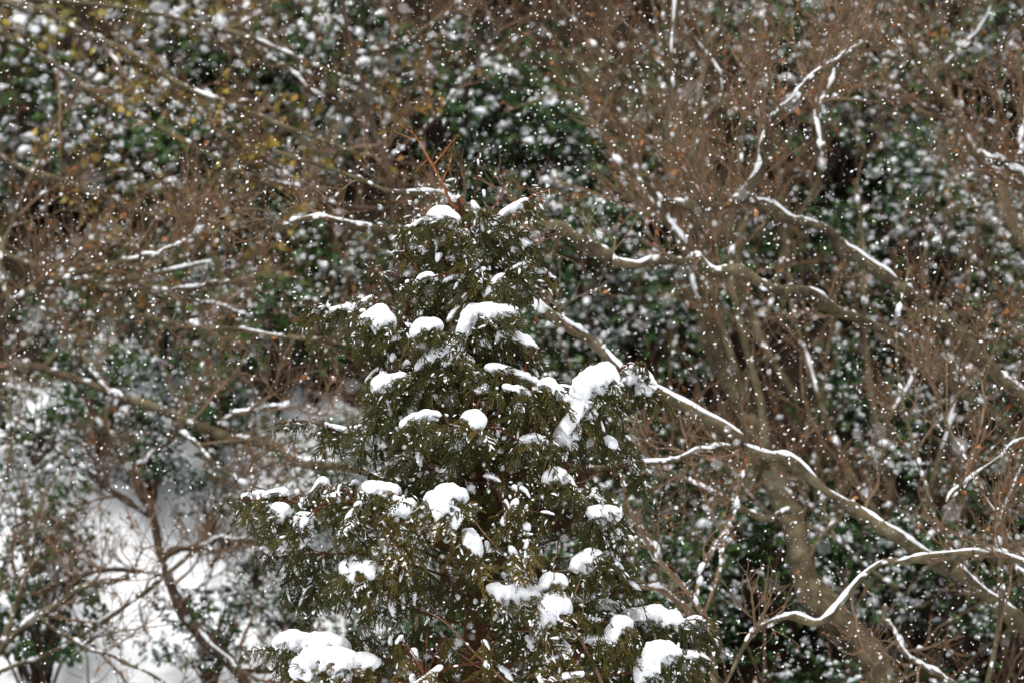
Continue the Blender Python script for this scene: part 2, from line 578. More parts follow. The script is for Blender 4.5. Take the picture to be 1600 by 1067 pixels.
bare_tree('leaning_tree', 'tall bare tree with mossy trunk leaning up from the lower right behind the snowy limbs', 'tree', [
    ('trunk', [(1470, 1250, 40), (1385, 1080, 36), (1300, 950, 31), (1240, 830, 28), (1205, 740, 24), (1160, 620, 18), (1110, 520, 14)], 5.4, 6.2, []),
    ('branch', [(1110, 520, 14), (1082, 420, 11), (1062, 300, 9), (1050, 180, 7), (1042, 60, 5), (1036, -60, 4)], 6.2, 6.8, [(0.05, 0.2)]),
    ('branch', [(1085, 430, 9), (1050, 350, 9), (1000, 300, 8), (985, 210, 6), (920, 120, 5), (850, 40, 4)], 6.3, 7.2, [(0.08, 0.4)]),
    ('branch', [(1140, 590, 9), (1120, 480, 8), (1100, 350, 6), (1060, 160, 5), (1030, 60, 4), (1010, -40, 3)], 6.2, 7.2, []),
    ('branch', [(1062, 300, 8), (1100, 190, 6), (1130, 130, 5), (1075, 40, 5), (1085, -40, 4)], 6.4, 6.9, [(0.45, 0.7)]),
    ('branch', [(1090, 470, 7), (1040, 250, 6), (990, 130, 5), (900, 40, 4), (840, -30, 3)], 6.6, 7.4, []),
    ('branch', [(1125, 560, 13), (1100, 460, 11), (1068, 380, 10), (1056, 290, 10), (1058, 200, 8), (1050, 100, 6), (1062, -40, 5)], 6.0, 6.2, [(0.3, 0.38), (0.85, 1.0)]),
    ('branch', [(1170, 640, 12), (1130, 520, 9), (1095, 420, 9), (1078, 320, 8), (1085, 200, 7), (1120, 60, 5), (1150, -40, 4)], 5.8, 6.0, []),
    ('branch', [(1200, 730, 10), (1180, 600, 8), (1150, 480, 7), (1140, 360, 6), (1160, 200, 5), (1190, 60, 4)], 5.7, 5.9, []),
    ('branch', [(1075, 400, 8), (1055, 360, 9), (1035, 320, 8), (1010, 290, 6), (960, 240, 5)], 5.8, 5.6, [(0.0, 0.6)]),
], k1=7, k2=7, k3=6, bias=(-0.15, 0, 1), dead=0.35)

bare_tree('fallen_limb_tree', 'bare tree with one long slanting limb on the right, snow ridged along its top', 'tree', [
    ('trunk', [(1900, 1260, 40), (1760, 1120, 30), (1680, 1046, 24), (1600, 972, 21), (1480, 892, 19)], 3.4, 3.2, [(0.35, 1.0)]),
    ('branch', [(1480, 892, 18), (1400, 838, 17), (1340, 798, 16), (1245, 732, 16), (1150, 697, 15)], 3.2, 2.9, [(0.0, 1.0)]),
    ('branch', [(1150, 697, 15), (1080, 655, 15), (1000, 598, 15), (930, 540, 14), (850, 478, 11), (780, 430, 9), (700, 390, 6)], 2.9, 2.6, [(0.0, 0.48), (0.52, 0.8)]),
    ('branch', [(1150, 697, 8), (1108, 701, 7), (1060, 713, 6), (985, 722, 5), (900, 730, 4)], 2.9, 2.5, [(0.02, 0.85)]),
    ('branch', [(1235, 800, 8), (1200, 806, 9), (1130, 780, 8), (1060, 750, 6), (1000, 735, 4)], 4.3, 4.0, [(0.0, 0.12), (0.5, 0.7)]),
], k1=4, k2=7, k3=6, l1=(0.25, 0.6), bias=(-0.1, 0, 0.7), dead=0.3)

bare_tree('crooked_tree', 'bare tree with a hooked grey limb curling upward at the upper right', 'tree', [
    ('trunk', [(1850, 1000, 34), (1720, 780, 24), (1640, 680, 18), (1560, 595, 14), (1460, 492, 12), (1400, 440, 11)], 5.2, 4.4, [(0.5, 0.6)]),
    ('branch', [(1400, 440, 11), (1320, 392, 10), (1290, 360, 9), (1230, 337, 9), (1170, 320, 9), (1110, 323, 8), (1050, 318, 6)], 4.4, 4.0, [(0.0, 0.25), (0.36, 0.68)]),
    ('branch', [(1150, 321, 9), (1165, 302, 9), (1190, 265, 8), (1199, 225, 8), (1205, 190, 6), (1222, 165, 5)], 4.1, 3.8, [(0.0, 0.75)]),
    ('branch', [(1205, 190, 6), (1240, 150, 5), (1270, 118, 5), (1310, 95, 5), (1360, 60, 4)], 3.9, 3.7, [(0.1, 0.95)]),
    ('branch', [(1290, 235, 6), (1275, 190, 6), (1290, 140, 5), (1320, 75, 4)], 5.0, 5.2, [(0.1, 0.9)]),
], k1=6, k2=7, k3=6, l1=(0.25, 0.7), bias=(-0.1, 0, 0.9), dead=0.35)

bare_tree('limb_tree', 'bare tree whose stout snow-topped limb runs level behind the right shoulder of the cypress', 'tree', [
    ('trunk', [(1760, 900, 34), (1560, 650, 20), (1400, 530, 15), (1300, 475, 14), (1220, 448, 14)], 5.2, 3.6, [(0.75, 0.9)]),
    ('branch', [(1220, 448, 14), (1130, 420, 14), (1050, 412, 13), (950, 405, 13)], 3.6, 3.3, [(0.30, 1.0)]),
    ('branch', [(950, 405, 14), (910, 378, 13), (870, 360, 11), (815, 352, 9), (760, 340, 7), (690, 312, 6), (620, 300, 6), (540, 275, 5), (430, 235, 4)], 3.3, 2.9, [(0.28, 0.42), (0.56, 0.76)]),
    ('branch', [(870, 360, 8), (800, 352, 7), (700, 358, 6), (590, 360, 6), (515, 347, 7), (430, 354, 4)], 3.4, 3.2, [(0.1, 0.4), (0.62, 0.92)]),
], k1=4, k2=6, k3=6, l1=(0.2, 0.5), l2=(0.15, 0.4), bias=(-0.2, 0, 0.7), dead=0.2)

bare_tree('curved_branch_tree', 'bare tree with a snow-lined S-shaped branch near the lower right corner', 'tree', [
    ('trunk', [(1900, 1150, 26), (1750, 960, 18), (1660, 895, 13), (1570, 876, 9), (1480, 868, 8), (1405, 874, 8)], 2.4, 2.2, [(0.5, 1.0)]),
    ('branch', [(1405, 874, 8), (1375, 884, 8), (1340, 910, 8), (1300, 948, 8), (1265, 973, 8), (1228, 965, 8), (1190, 975, 8), (1168, 1003, 7), (1140, 1060, 6), (1110, 1120, 5)], 2.2, 1.9, [(0.02, 0.78)]),
    ('branch', [(1375, 940, 7), (1400, 1000, 8), (1440, 1040, 7), (1500, 1080, 6)], 3.4, 3.2, [(0.2, 0.9)]),
], k1=3, k2=5, k3=5, l1=(0.2, 0.5), l2=(0.12, 0.3), bias=(0, 0, 0.6), dead=0.25)

bare_tree('forked_sapling', 'slender bare sapling with forking snowy stems against the right edge', 'tree', [
    ('trunk', [(1530, 1120, 8), (1560, 1000, 7), (1565, 900, 6), (1560, 820, 6), (1590, 750, 6), (1630, 640, 5), (1660, 500, 4)], 2.8, 3.0, [(0.5, 0.75)]),
    ('branch', [(1480, 786, 5), (1510, 755, 5), (1560, 715, 4), (1610, 680, 4), (1660, 640, 3)], 2.9, 3.0, [(0.0, 0.9)]),
    ('branch', [(1620, 900, 5), (1575, 830, 5), (1540, 775, 4), (1500, 700, 4), (1470, 640, 3)], 2.9, 3.1, [(0.2, 0.5)]),
    ('branch', [(1650, 930, 7), (1590, 890, 6), (1560, 860, 5)], 2.8, 2.8, [(0.1, 0.9)]),
    ('branch', [(1490, 860, 5), (1460, 800, 5), (1430, 700, 4), (1400, 560, 3), (1420, 420, 3)], 3.4, 3.8, []),
], k1=5, k2=6, k3=5, bias=(0, 0, 1), dead=0.3)

bare_tree('corner_tree', 'bare tree with snow on its descending limb near the upper right edge', 'tree', [
    ('trunk', [(1640, 470, 20), (1590, 345, 16), (1545, 268, 13), (1500, 195, 11), (1440, 95, 9), (1400, -30, 7)], 6.4, 7.0, [(0.40, 0.55)]),
    ('branch', [(1545, 268, 9), (1590, 285, 9), (1640, 300, 8), (1700, 330, 8)], 6.2, 5.6, [(0.0, 0.8)]),
    ('branch', [(1530, 238, 7), (1570, 258, 8), (1620, 282, 8)], 5.4, 5.2, [(0.0, 1.0)]),
    ('branch', [(1590, 260, 5), (1600, 200, 6), (1615, 100, 5), (1625, 0, 4)], 5.6, 5.8, [(0.2, 0.7)]),
    ('branch', [(1500, 195, 6), (1450, 170, 5), (1400, 140, 5), (1340, 130, 3)], 6.8, 6.4, []),
    ('branch', [(1460, 120, 5), (1500, 80, 5), (1540, 30, 4), (1560, -30, 4)], 6.9, 7.2, [(0.3, 0.8)]),
], k1=8, k2=8, k3=6, bias=(-0.1, 0, 0.9), dead=0.4)

bare_tree('thicket_tree', 'bare many-stemmed tree with rusty withered leaves filling the right side between the limbs', 'tree', [
    ('trunk', [(1420, 1180, 18), (1410, 980, 14), (1390, 800, 11), (1360, 620, 9), (1350, 450, 7), (1340, 280, 5)], 7.6, 8.4, []),
    ('branch', [(1400, 900, 8), (1460, 740, 7), (1500, 560, 6), (1520, 400, 5), (1540, 260, 3)], 7.6, 8.2, [(0.3, 0.5)]),
    ('branch', [(1395, 840, 8), (1310, 700, 7), (1260, 560, 6), (1230, 420, 5), (1215, 260, 3)], 7.6, 8.2, [(0.4, 0.55)]),
    ('branch', [(1370, 680, 6), (1440, 560, 5), (1445, 430, 4), (1450, 300, 3)], 7.4, 7.8, [(0.1, 0.3)]),
    ('branch', [(1405, 960, 7), (1500, 900, 6), (1580, 780, 5), (1610, 620, 4)], 7.4, 7.6, []),
    ('branch', [(1400, 920, 7), (1300, 840, 5), (1200, 800, 5), (1120, 700, 4), (1080, 560, 3)], 7.0, 7.0, [(0.5, 0.7)]),
], k1=7, k2=7, k3=6, l1=(0.4, 1.0), bias=(0, 0, 1), dead=0.42)

bare_tree('grey_stem_tree', 'bare tree of thin grey stems rising to the top edge left of the hooked limb', 'tree', [
    ('trunk', [(1250, 640, 12), (1180, 500, 10), (1120, 330, 8), (1100, 160, 6), (1110, 0, 5), (1110, -90, 4)], 8.2, 9.2, []),
    ('branch', [(1190, 520, 7), (1230, 380, 6), (1285, 250, 5), (1275, 160, 5), (1330, 20, 3)], 8.0, 8.8, [(0.5, 0.8)]),
    ('branch', [(1130, 380, 6), (1080, 250, 5), (1050, 120, 4), (960, 20, 3)], 8.4, 9.2, []),
    ('branch', [(1150, 430, 6), (1180, 260, 5), (1200, 120, 4), (1190, -20, 3)], 8.4, 9.0, []),
    ('branch', [(1130, 420, 6), (1010, 300, 5), (930, 200, 4), (900, 120, 3)], 8.2, 8.8, [(0.3, 0.5)]),
], k1=6, k2=7, k3=6, l1=(0.35, 0.9), bias=(-0.1, 0, 0.9), dead=0.4)

bare_tree('drooping_tree', 'bare brown tree whose long boughs sweep down from the upper left corner', 'tree', [
    ('trunk', [(-330, 800, 34), (-200, 420, 26), (-120, 150, 20), (-40, 20, 15), (60, 10, 12)], 9.2, 7.4, []),
    ('branch', [(60, 10, 9), (170, 70, 8), (300, 140, 7), (430, 190, 6), (560, 240, 5)], 7.4, 6.6, [(0.5, 0.6)]),
    ('branch', [(-40, 20, 9), (60, 90, 8), (170, 160, 7), (300, 230, 7), (420, 285, 5), (520, 300, 4)], 7.6, 6.8, [(0.78, 0.9)]),
    ('branch', [(-120, 150, 9), (0, 240, 8), (110, 290, 7), (230, 330, 6), (350, 350, 4)], 8.0, 7.0, []),
    ('branch', [(40, 0, 8), (200, 10, 7), (360, 50, 6), (500, 110, 5), (600, 150, 4)], 7.6, 7.2, [(0.55, 0.7)]),
    ('branch', [(-100, 330, 9), (20, 400, 7), (140, 430, 6), (300, 450, 4), (420, 440, 3)], 8.0, 7.2, []),
], k1=7, k2=7, k3=6, l1=(0.35, 0.9), l2=(0.2, 0.5), bias=(0.35, 0, 0.45), dead=0.75, leafmat='yellowed', deadsize=(0.03, 0.06))

bare_tree('dark_stem_tree', 'thin dark bare tree standing behind the leading shoot of the cypress', 'tree', [
    ('trunk', [(690, 900, 15), (655, 600, 12), (618, 400, 10), (603, 270, 9), (582, 190, 8), (563, 120, 7), (540, 20, 6), (520, -70, 5)], 6.8, 7.4, []),
    ('branch', [(585, 200, 6), (500, 150, 5), (420, 90, 4), (360, 10, 3)], 7.3, 7.8, [(0.3, 0.5)]),
    ('branch', [(600, 260, 6), (680, 180, 5), (740, 110, 4), (800, 10, 3)], 7.2, 7.6, []),
    ('branch', [(555, 90, 5), (640, 60, 5), (700, 20, 4), (760, -40, 3)], 7.3, 7.8, []),
    ('branch', [(610, 330, 6), (500, 310, 5), (420, 250, 4), (330, 200, 3)], 7.0, 7.4, []),
], bark='darkbark', k1=7, k2=7, k3=6, bias=(-0.1, 0, 0.7), dead=0.25)

bare_tree('left_limb_tree', 'bare tree with a thick brown limb sloping down toward the cypress from the left edge', 'tree', [
    ('trunk', [(-260, 700, 30), (-120, 600, 16), (0, 560, 10), (100, 590, 10), (190, 622, 10)], 7.4, 6.6, []),
    ('branch', [(190, 622, 10), (250, 640, 11), (345, 680, 12), (420, 692, 12), (480, 720, 11), (560, 735, 9), (680, 770, 7)], 6.6, 5.4, [(0.36, 0.42), (0.6, 0.78)]),
    ('branch', [(340, 665, 7), (370, 648, 7), (410, 638, 6), (450, 634, 4)], 5.1, 4.9, [(0.1, 0.95)]),
    ('branch', [(200, 625, 6), (160, 600, 6), (120, 545, 5), (60, 480, 4)], 5.5, 5.9, [(0.1, 0.3)]),
    ('branch', [(270, 645, 6), (300, 690, 5), (360, 740, 4), (420, 770, 3)], 5.3, 5.2, []),
], k1=5, k2=6, k3=6, l1=(0.25, 0.6), bias=(0.1, 0, 0.7), dead=0.2)

bare_tree('snowy_twig_tree', 'bare tree with short snow-lined boughs in the middle of the left side', 'tree', [
    ('trunk', [(-180, 900, 22), (-60, 620, 16), (20, 480, 12), (100, 430, 9), (190, 410, 7)], 6.4, 5.4, []),
    ('branch', [(190, 410, 6), (240, 397, 6), (285, 380, 5), (322, 360, 4)], 5.4, 5.0, [(0.0, 1.0)]),
    ('branch', [(100, 430, 6), (180, 440, 6), (260, 424, 6), (335, 412, 5)], 5.7, 5.5, [(0.62, 1.0)]),
    ('branch', [(120, 425, 6), (200, 455, 6), (290, 452, 5), (340, 443, 4)], 5.8, 5.6, [(0.55, 1.0)]),
    ('branch', [(200, 440, 6), (300, 470, 5), (345, 480, 5), (385, 492, 4)], 6.0, 6.0, [(0.5, 1.0)]),
    ('branch', [(150, 470, 6), (270, 505, 6), (370, 518, 6), (480, 530, 5), (590, 545, 4)], 5.6, 5.2, [(0.5, 0.65)]),
    ('branch', [(20, 480, 6), (0, 400, 5), (40, 300, 4), (90, 200, 3)], 6.4, 6.9, []),
], k1=6, k2=7, k3=6, l1=(0.25, 0.65), bias=(0.1, 0, 0.7), dead=0.25)

bare_tree('clearing_tree', 'thin crooked bare tree crossing the open snow at the lower left', 'tree', [
    ('trunk', [(430, 1180, 17), (380, 1060, 14), (330, 1000, 13), (288, 955, 12), (262, 900, 11), (244, 850, 10), (232, 790, 9), (205, 735, 8), (160, 660, 6), (110, 590, 4)], 6.4, 6.8, []),
    ('branch', [(250, 872, 8), (300, 858, 8), (345, 846, 8), (385, 842, 7), (440, 850, 5)], 6.5, 6.1, [(0.25, 0.75)]),
    ('branch', [(300, 975, 8), (340, 1020, 8), (380, 1045, 7), (440, 1050, 6)], 6.2, 5.9, [(0.1, 0.8)]),
    ('branch', [(262, 900, 6), (190, 890, 6), (110, 905, 5), (40, 930, 4)], 6.6, 6.9, [(0.1, 0.45)]),
    ('branch', [(236, 800, 6), (170, 770, 6), (90, 700, 5), (30, 660, 4)], 6.7, 7.2, []),
    ('branch', [(205, 735, 5), (260, 690, 5), (300, 620, 4), (320, 560, 3)], 6.7, 7.0, []),
    ('branch', [(285, 945, 5), (330, 890, 4), (370, 800, 4), (410, 740, 3)], 6.3, 6.5, []),
], bark='darkbark', k1=6, k2=6, k3=6, l1=(0.2, 0.6), l2=(0.12, 0.35), bias=(0, 0, 0.8), dead=0.3)

bare_tree('low_branch_tree', 'bare bush of brown stems rising from the lower left corner', 'tree', [
    ('trunk', [(-60, 1120, 12), (0, 1010, 10), (60, 965, 9), (130, 920, 8), (200, 900, 6)], 5.6, 5.4, [(0.4, 0.5)]),
    ('branch', [(0, 1010, 7), (40, 900, 6), (60, 800, 5), (110, 690, 4)], 5.8, 6.2, []),
    ('branch', [(-20, 1060, 7), (100, 1010, 6), (220, 930, 5), (300, 860, 4)], 5.6, 5.6, [(0.5, 0.6)]),
    ('branch', [(-40, 1090, 7), (-20, 900, 6), (10, 760, 5), (20, 620, 4)], 6.0, 6.5, []),
    ('branch', [(60, 965, 6), (130, 1010, 5), (210, 1040, 4), (290, 1090, 4)], 5.5, 5.3, []),
], k1=6, k2=6, k3=5, l1=(0.25, 0.7), bias=(0.1, 0, 0.8), dead=0.2)

bare_tree('under_limb_tree', 'dark bare sapling with thin grey stems under the long snowy limb', 'tree', [
    ('trunk', [(1130, 1190, 10), (1110, 1000, 8), (1080, 940, 6), (1040, 890, 6), (1010, 850, 5), (985, 800, 5), (970, 740, 4)], 2.6, 1.7, []),
    ('branch', [(1105, 980, 6), (1060, 935, 5), (1010, 918, 5), (960, 912, 4)], 2.5, 2.0, [(0.4, 0.6)]),
    ('branch', [(1040, 890, 4), (1010, 850, 4), (975, 838, 3)], 2.2, 2.0, []),
    ('branch', [(1100, 965, 4), (1130, 860, 4), (1150, 780, 3), (1170, 720, 2)], 2.6, 2.9, []),
    ('branch', [(1085, 945, 4), (1100, 880, 3), (1140, 830, 3)], 2.4, 2.6, []),
], bark='twig', k1=3, k2=5, k3=4, l1=(0.2, 0.4), l2=(0.1, 0.25), l3=(0.06, 0.15), bias=(0, 0, 0.8), dead=0.15, twig_r=0.0024)

# ------------------------------------------------------------------ evergreen shrubs with snow on their leaves
def shrub_meshes(seed, n, snow_frac, leaf=(0.07, 0.12), rad=1.0, stem=True):
    """A dome of leaf whorls of unit radius; returns leaf, snow and stem builders (scaled later by the object)."""
    g = np.random.default_rng(seed)
    lm, sm, st = MB(), MB(), MB()
    nw = n // 7
    # whorls in uneven clumps over and inside the dome
    cl = nrm(g.normal(size=(26, 3)) * np.array([1, 1, 0.9]) + np.array([0, 0, 0.35]))
    cc = cl * g.uniform(0.55, 1.0, (26, 1)) * np.array([1, 0.9, 0.9])
    k = g.integers(0, 26, nw)
    w = cc[k] + g.normal(size=(nw, 3)) * 0.17
    w[:, 2] = np.abs(w[:, 2] + 0.30)
    wn_ = nrm(w * np.array([1, 1, 0.6]) + g.normal(size=(nw, 3)) * 0.35 + np.array([0, 0, 0.5]))
    pos = np.repeat(w, 7, 0)
    wn7 = np.repeat(wn_, 7, 0)
    rd = g.normal(size=pos.shape)
    rd = nrm(rd - (rd * wn7).sum(1, keepdims=True) * wn7)
    d = nrm(rd + wn7 * g.uniform(-0.1, 0.5, (len(pos), 1)) + np.array([0, 0, -0.25]))
    ln = g.uniform(*leaf, len(pos))
    leaf_batch(lm, pos, d, wn7 + 0.3 * g.normal(size=pos.shape), ln, ln * g.uniform(0.38, 0.55, len(pos)), 0.12)
    laden = np.clip(g.normal(0.55, 0.75, 26), 0.02, 2.4)
    pick = (g.random(len(pos)) < snow_frac * np.repeat(laden[k], 7)) & (wn7[:, 2] > 0.15)
    ii = np.nonzero(pick)[0]
    up = nrm(wn7[ii] + np.array([0, 0, 1.2]))
    dome_batch(sm, pos[ii] + d[ii] * ln[ii, None] * 0.5 + up * 0.012, d[ii], up, ln[ii] * g.uniform(0.6, 1.1, len(ii)), ln[ii] * g.uniform(0.4, 0.7, len(ii)), ln[ii] * g.uniform(0.12, 0.3, len(ii)))
    pw = laden[k] / laden[k].sum()
    big = g.choice(nw, int(nw * snow_frac * 0.6), replace=False, p=pw)
    big = big[wn_[big, 2] > 0.2]
    e = np.broadcast_to([1.0, 0.2, 0], (len(big), 3))
    s = g.uniform(0.08, 0.24, len(big))
    dome_batch(sm, w[big] + np.array([0, 0, 0.03]), e + 0.5 * g.normal(size=(len(big), 3)), np.array([0, -0.2, 1.0]) + 0.3 * g.normal(size=(len(big), 3)), s, s * g.uniform(0.5, 0.9, len(big)), s * 0.3)
    js = g.choice(nw, 34, replace=False)
    p0 = np.zeros((34, 3)) + g.normal(size=(34, 3)) * 0.05 + np.array([0, 0, -0.35])
    pth = np.stack([p0 * (1 - t) + w[js] * t + np.array([0, 0, 0.15]) * math.sin(t * 3.14) for t in np.linspace(0, 1, 6)], 1)
    tubes(pth, np.tile(np.linspace(0.022, 0.006, 6), (34, 1)), 4, st)
    return lm, sm, st


SHRUB = []
for k, (n, sf) in enumerate([(2600, 0.16), (2300, 0.25), (2600, 0.09), (2200, 0.36)]):
    lm, sm, st = shrub_meshes(100 + k, n, sf)
    SHRUB.append((lm, sm, st, lm.mesh('leaves', MAT['green'], smooth=False), sm.mesh('leaf_snow', MAT['snow']), st.mesh('stem', MAT['darkbark'])))
OLIVE = []
for k, (n, sf) in enumerate([(1700, 0.34), (1600, 0.48)]):
    lm, sm, st = shrub_meshes(140 + k, n, sf, (0.06, 0.11))
    OLIVE.append((lm, sm, st, lm.mesh('leaves', MAT['olive'], smooth=False), sm.mesh('leaf_snow', MAT['snow']), st.mesh('stem', MAT['darkbark'])))


def shrub(kind, k, px, py, rpx, label, lift=0.0, group='evergreen shrubs on the slope'):
    y = slope_hit(px, py + rpx * 0.7) - 0.15
    p = P(px, py, y)
    r = rpx * SP * (y + 25) / 25
    gz = float(ground_z(p[0], y))
    src = (SHRUB if kind == 'green' else OLIVE)[k]
    root = thing('evergreen_shrub', label, 'shrub', (p[0], y, gz), group)
    a = rng.uniform(0, 6.28)
    M = Matrix.Translation((0, 0, p[2] - 0.25 * r - gz)) @ Matrix.Rotation(a, 4, 'Z') @ Matrix.Diagonal((r, r, r * rng.uniform(0.9, 1.15), 1))
    link('leaves', src[3], root, M, 'stuff')
    link('leaf_snow', src[4], root, M, 'stuff')
    link('stem', src[5], root, M)
    return root


S = 'evergreen shrub'
shrub('olive', 0, 90, 70, 170, 'yellowish shrub with sparse snow in the upper left corner')
shrub('olive', 1, 300, 40, 150, 'yellow-green shrub along the top edge right of the yellowish corner shrub')
shrub('green', 3, 60, 230, 150, 'snow-speckled evergreen shrub at the left edge under the yellowish corner shrub')
shrub('green', 1, 480, 90, 150, 'evergreen shrub along the top edge, left of the thin dark tree')
shrub('green', 0, 270, 270, 130, 'dark evergreen shrub with pale snowy leaves, above the short snow-lined boughs')
shrub('olive', 1, 190, 200, 110, 'yellow-green shrub among the drooping brown boughs at the upper left')
shrub('green', 2, 700, 150, 170, 'evergreen shrub behind the leading shoot of the cypress')
shrub('green', 2, 850, 200, 150, 'deep green shrub to the upper right of the cypress top')
shrub('green', 1, 930, 400, 140, 'snow-dotted evergreen shrub under the level snow-topped limb beside the cypress')
shrub('green', 3, 1010, 520, 120, 'heavily snowed evergreen shrub right of the cypress, between the two big limbs')
shrub('green', 2, 430, 540, 150, 'dark green shrub left of the cypress at mid height')
shrub('green', 2, 270, 480, 120, 'dark shrub beneath the short snow-lined boughs on the left')
shrub('green', 0, 160, 640, 110, 'evergreen shrub above the open snow at the left')
shrub('green', 2, 60, 660, 120, 'dark evergreen shrub at the left edge just above the snowy clearing')
shrub('green', 2, 330, 650, 110, 'dark evergreen shrub along the upper rim of the snowy clearing')
shrub('green', 1, 230, 730, 90, 'low evergreen shrub in the middle of the snowy clearing')
shrub('green', 3, 400, 880, 60, 'small snowy shrub right behind the lower left spray tips of the cypress')
shrub('green', 0, 330, 790, 70, 'small evergreen shrub in the snowy clearing beside the left spray tips of the cypress')
shrub('green', 3, 60, 830, 120, 'snow-covered evergreen shrub at the left edge beside the clearing')
shrub('green', 1, 60, 990, 150, 'evergreen shrub in the lower left corner')
shrub('green', 0, 330, 1010, 110, 'evergreen shrub at the bottom edge left of the cypress')
shrub('green', 1, 470, 970, 100, 'snowy shrub showing under the lowest left spray of the cypress')
shrub('green', 2, 1180, 60, 140, 'evergreen shrub along the top edge, right of the grey stems')
shrub('green', 1, 1290, 200, 150, 'dark evergreen shrub behind the hooked grey limb')
shrub('green', 0, 1440, 180, 140, 'evergreen shrub left of the descending limb at the upper right')
shrub('green', 3, 1570, 90, 130, 'snow-flecked evergreen shrub in the upper right corner')
shrub('green', 3, 1450, 370, 120, 'snowy evergreen shrub near the right edge, under the descending limb')
shrub('green', 2, 1270, 400, 110, 'dark evergreen shrub behind the hooked limb tree, under its snowy run')
shrub('green', 1, 1570, 480, 110, 'evergreen shrub at the right edge at mid height')
shrub('green', 2, 1340, 640, 110, 'dark evergreen shrub above the long slanting snowy limb')
shrub('green', 2, 1200, 880, 150, 'deep green shrub beside the foot of the leaning mossy trunk')
shrub('green', 0, 1060, 1000, 110, 'dark shrub behind the lowest right spray of the cypress')
shrub('green', 2, 1120, 800, 100, 'dark evergreen shrub under the middle of the slanting snowy limb')
shrub('green', 0, 1500, 960, 120, 'evergreen shrub in the lower right corner under the slanting limb')

# brushwood and low evergreen growth that fills the slope between the shrubs
ub, us = MB(), MB()
cnt = 0
for i in range(520):
    x = rng.uniform(-9, 9)
    y = rng.uniform(6.6, 14.5)
    z = float(ground_z(x, y))
    s = SP * (y + 25) / 25
    px, py = x / s + 800, 533.5 - (z - CZ) / s
    if py > 610 and -200 < px < 440 and rng.random() < 0.85:
        continue                                   # the clearing stays open
    r = rng.uniform(0.28, 0.5)
    src = SHRUB[rng.integers(0, 4)]
    a = rng.uniform(0, 6.28)
    ca, sa = math.cos(a), math.sin(a)
    M = np.array([[ca, -sa, 0], [sa, ca, 0], [0, 0, 1]]) * r
    for (b, tgt) in ((src[0], ub), (src[1], us)):
        V, q, t, va = b.arrays()
        nf = 5 if tgt is ub else 8
        keep = np.repeat(rng.random(len(V) // nf) < 0.5, nf)
        V2 = V @ M.T + np.array([x, y, z + 0.05])
        tk = t[keep[t[:, 0]]]
        used = np.unique(tk)
        remap = np.full(len(V), -1)
        remap[used] = np.arange(len(used))
        tgt.add(V2[used], None, remap[tk], va[used])
o = ub.obj('undergrowth', MAT['green'], kind='stuff', smooth=False)
o['label'] = 'low dark evergreen growth filling the slope between the trees'
so = us.obj('undergrowth_snow', MAT['snow'], o, kind='stuff')

# thin brushwood stems all over the wooded part of the slope
m = 1450
bx, by = rng.uniform(-9, 9, m), rng.uniform(6.2, 13.5, m)
bz = ground_z(bx, by)
s_ = SP * (by + 25) / 25
pyy = 533.5 - (bz - CZ) / s_
pxx = bx / s_ + 800
keep = ~((pxx < 460) & (pxx > -250) & (pyy > 580) & (rng.random(m) < 0.88))
bx, by, bz = bx[keep], by[keep], bz[keep]
m = len(bx)
d = nrm(rng.normal(size=(m, 3)) * np.array([0.35, 0.35, 0.1]) + np.array([-0.12, -0.15, 1]))
Q = np.zeros((m, 6, 3))
Q[:, 0] = np.stack([bx, by, bz - 0.05], -1)
ln = rng.uniform(0.5, 1.6, m)
for j in range(1, 6):
    d = nrm(d + 0.14 * rng.normal(size=(m, 3)))
    Q[:, j] = Q[:, j - 1] + d * (ln / 5)[:, None]
Qr = rng.uniform(0.004, 0.010, m)[:, None] * np.linspace(1, 0.4, 6)
E, Er = grow(Q, Qr, 7, 0.12, 0.4, (0, -0.1, 1), 0.4, 0.8, 0.7, 0.55, 4, 0.2, rmin=0.002)
tb = MB()
tubes(Q, Qr, 4, tb, cap=False)
tubes(E, Er, 3, tb, cap=False)
br = tb.obj('brushwood', MAT['twig'], kind='stuff')
br['label'] = 'tangle of thin bare brown stems covering the slope'
lm = MB()
k = 8000
ii = rng.integers(0, len(E), k)
ln = rng.uniform(0.018, 0.036, k)
leaf_batch(lm, E[ii, rng.integers(1, 4, k)], nrm(rng.normal(size=(k, 3)) + np.array([0, 0, -0.8])), rng.normal(size=(k, 3)), ln, ln * 0.65, 0.3)
lm.obj('brushwood_leaves', MAT['dead'], br, kind='stuff')

# ------------------------------------------------------------------ the snow-laden cypress
BASE = np.array([(738 - 800) * SP, 0.0, float(ground_z((738 - 800) * SP, 0.0))])
cyp = thing('cypress_tree', 'snow-laden green cypress standing in front of the bare woods', 'tree', BASE)
TRUNK = np.array([(722, 318, 3), (726, 400, 4.5), (728, 480, 6), (738, 600, 8), (752, 740, 10), (757, 830, 12), (742, 960, 14), (735, 1080, 17), (738, 1400, 24), (738, 1720, 36), (738, 1900, 44)], float)


def trunk_x(py):
    return np.interp(py, TRUNK[:, 1], TRUNK[:, 0])


tp = smooth_path([[*P(x, y, 0), r * SP] for x, y, r in TRUNK[::-1]], 60)
tp[0, 2] = BASE[2] - 0.1
tb = MB()
tubes(tp[None, :, :3], tp[None, :, 3], 12, tb)
tb.obj('trunk', MAT['redbark'], cyp, BASE)
SIL = np.array([(300, 700, 760), (345, 668, 812), (400, 652, 828), (450, 622, 840), (480, 560, 830), (520, 550, 832), (560, 560, 840), (600, 555, 900), (650, 550, 1000),
                (700, 580, 985), (735, 560, 965), (780, 420, 965), (830, 420, 985), (880, 420, 975), (930, 455, 960), (980, 480, 1030), (1030, 440, 1070), (1080, 420, 1090), (1250, 360, 1130)], float)


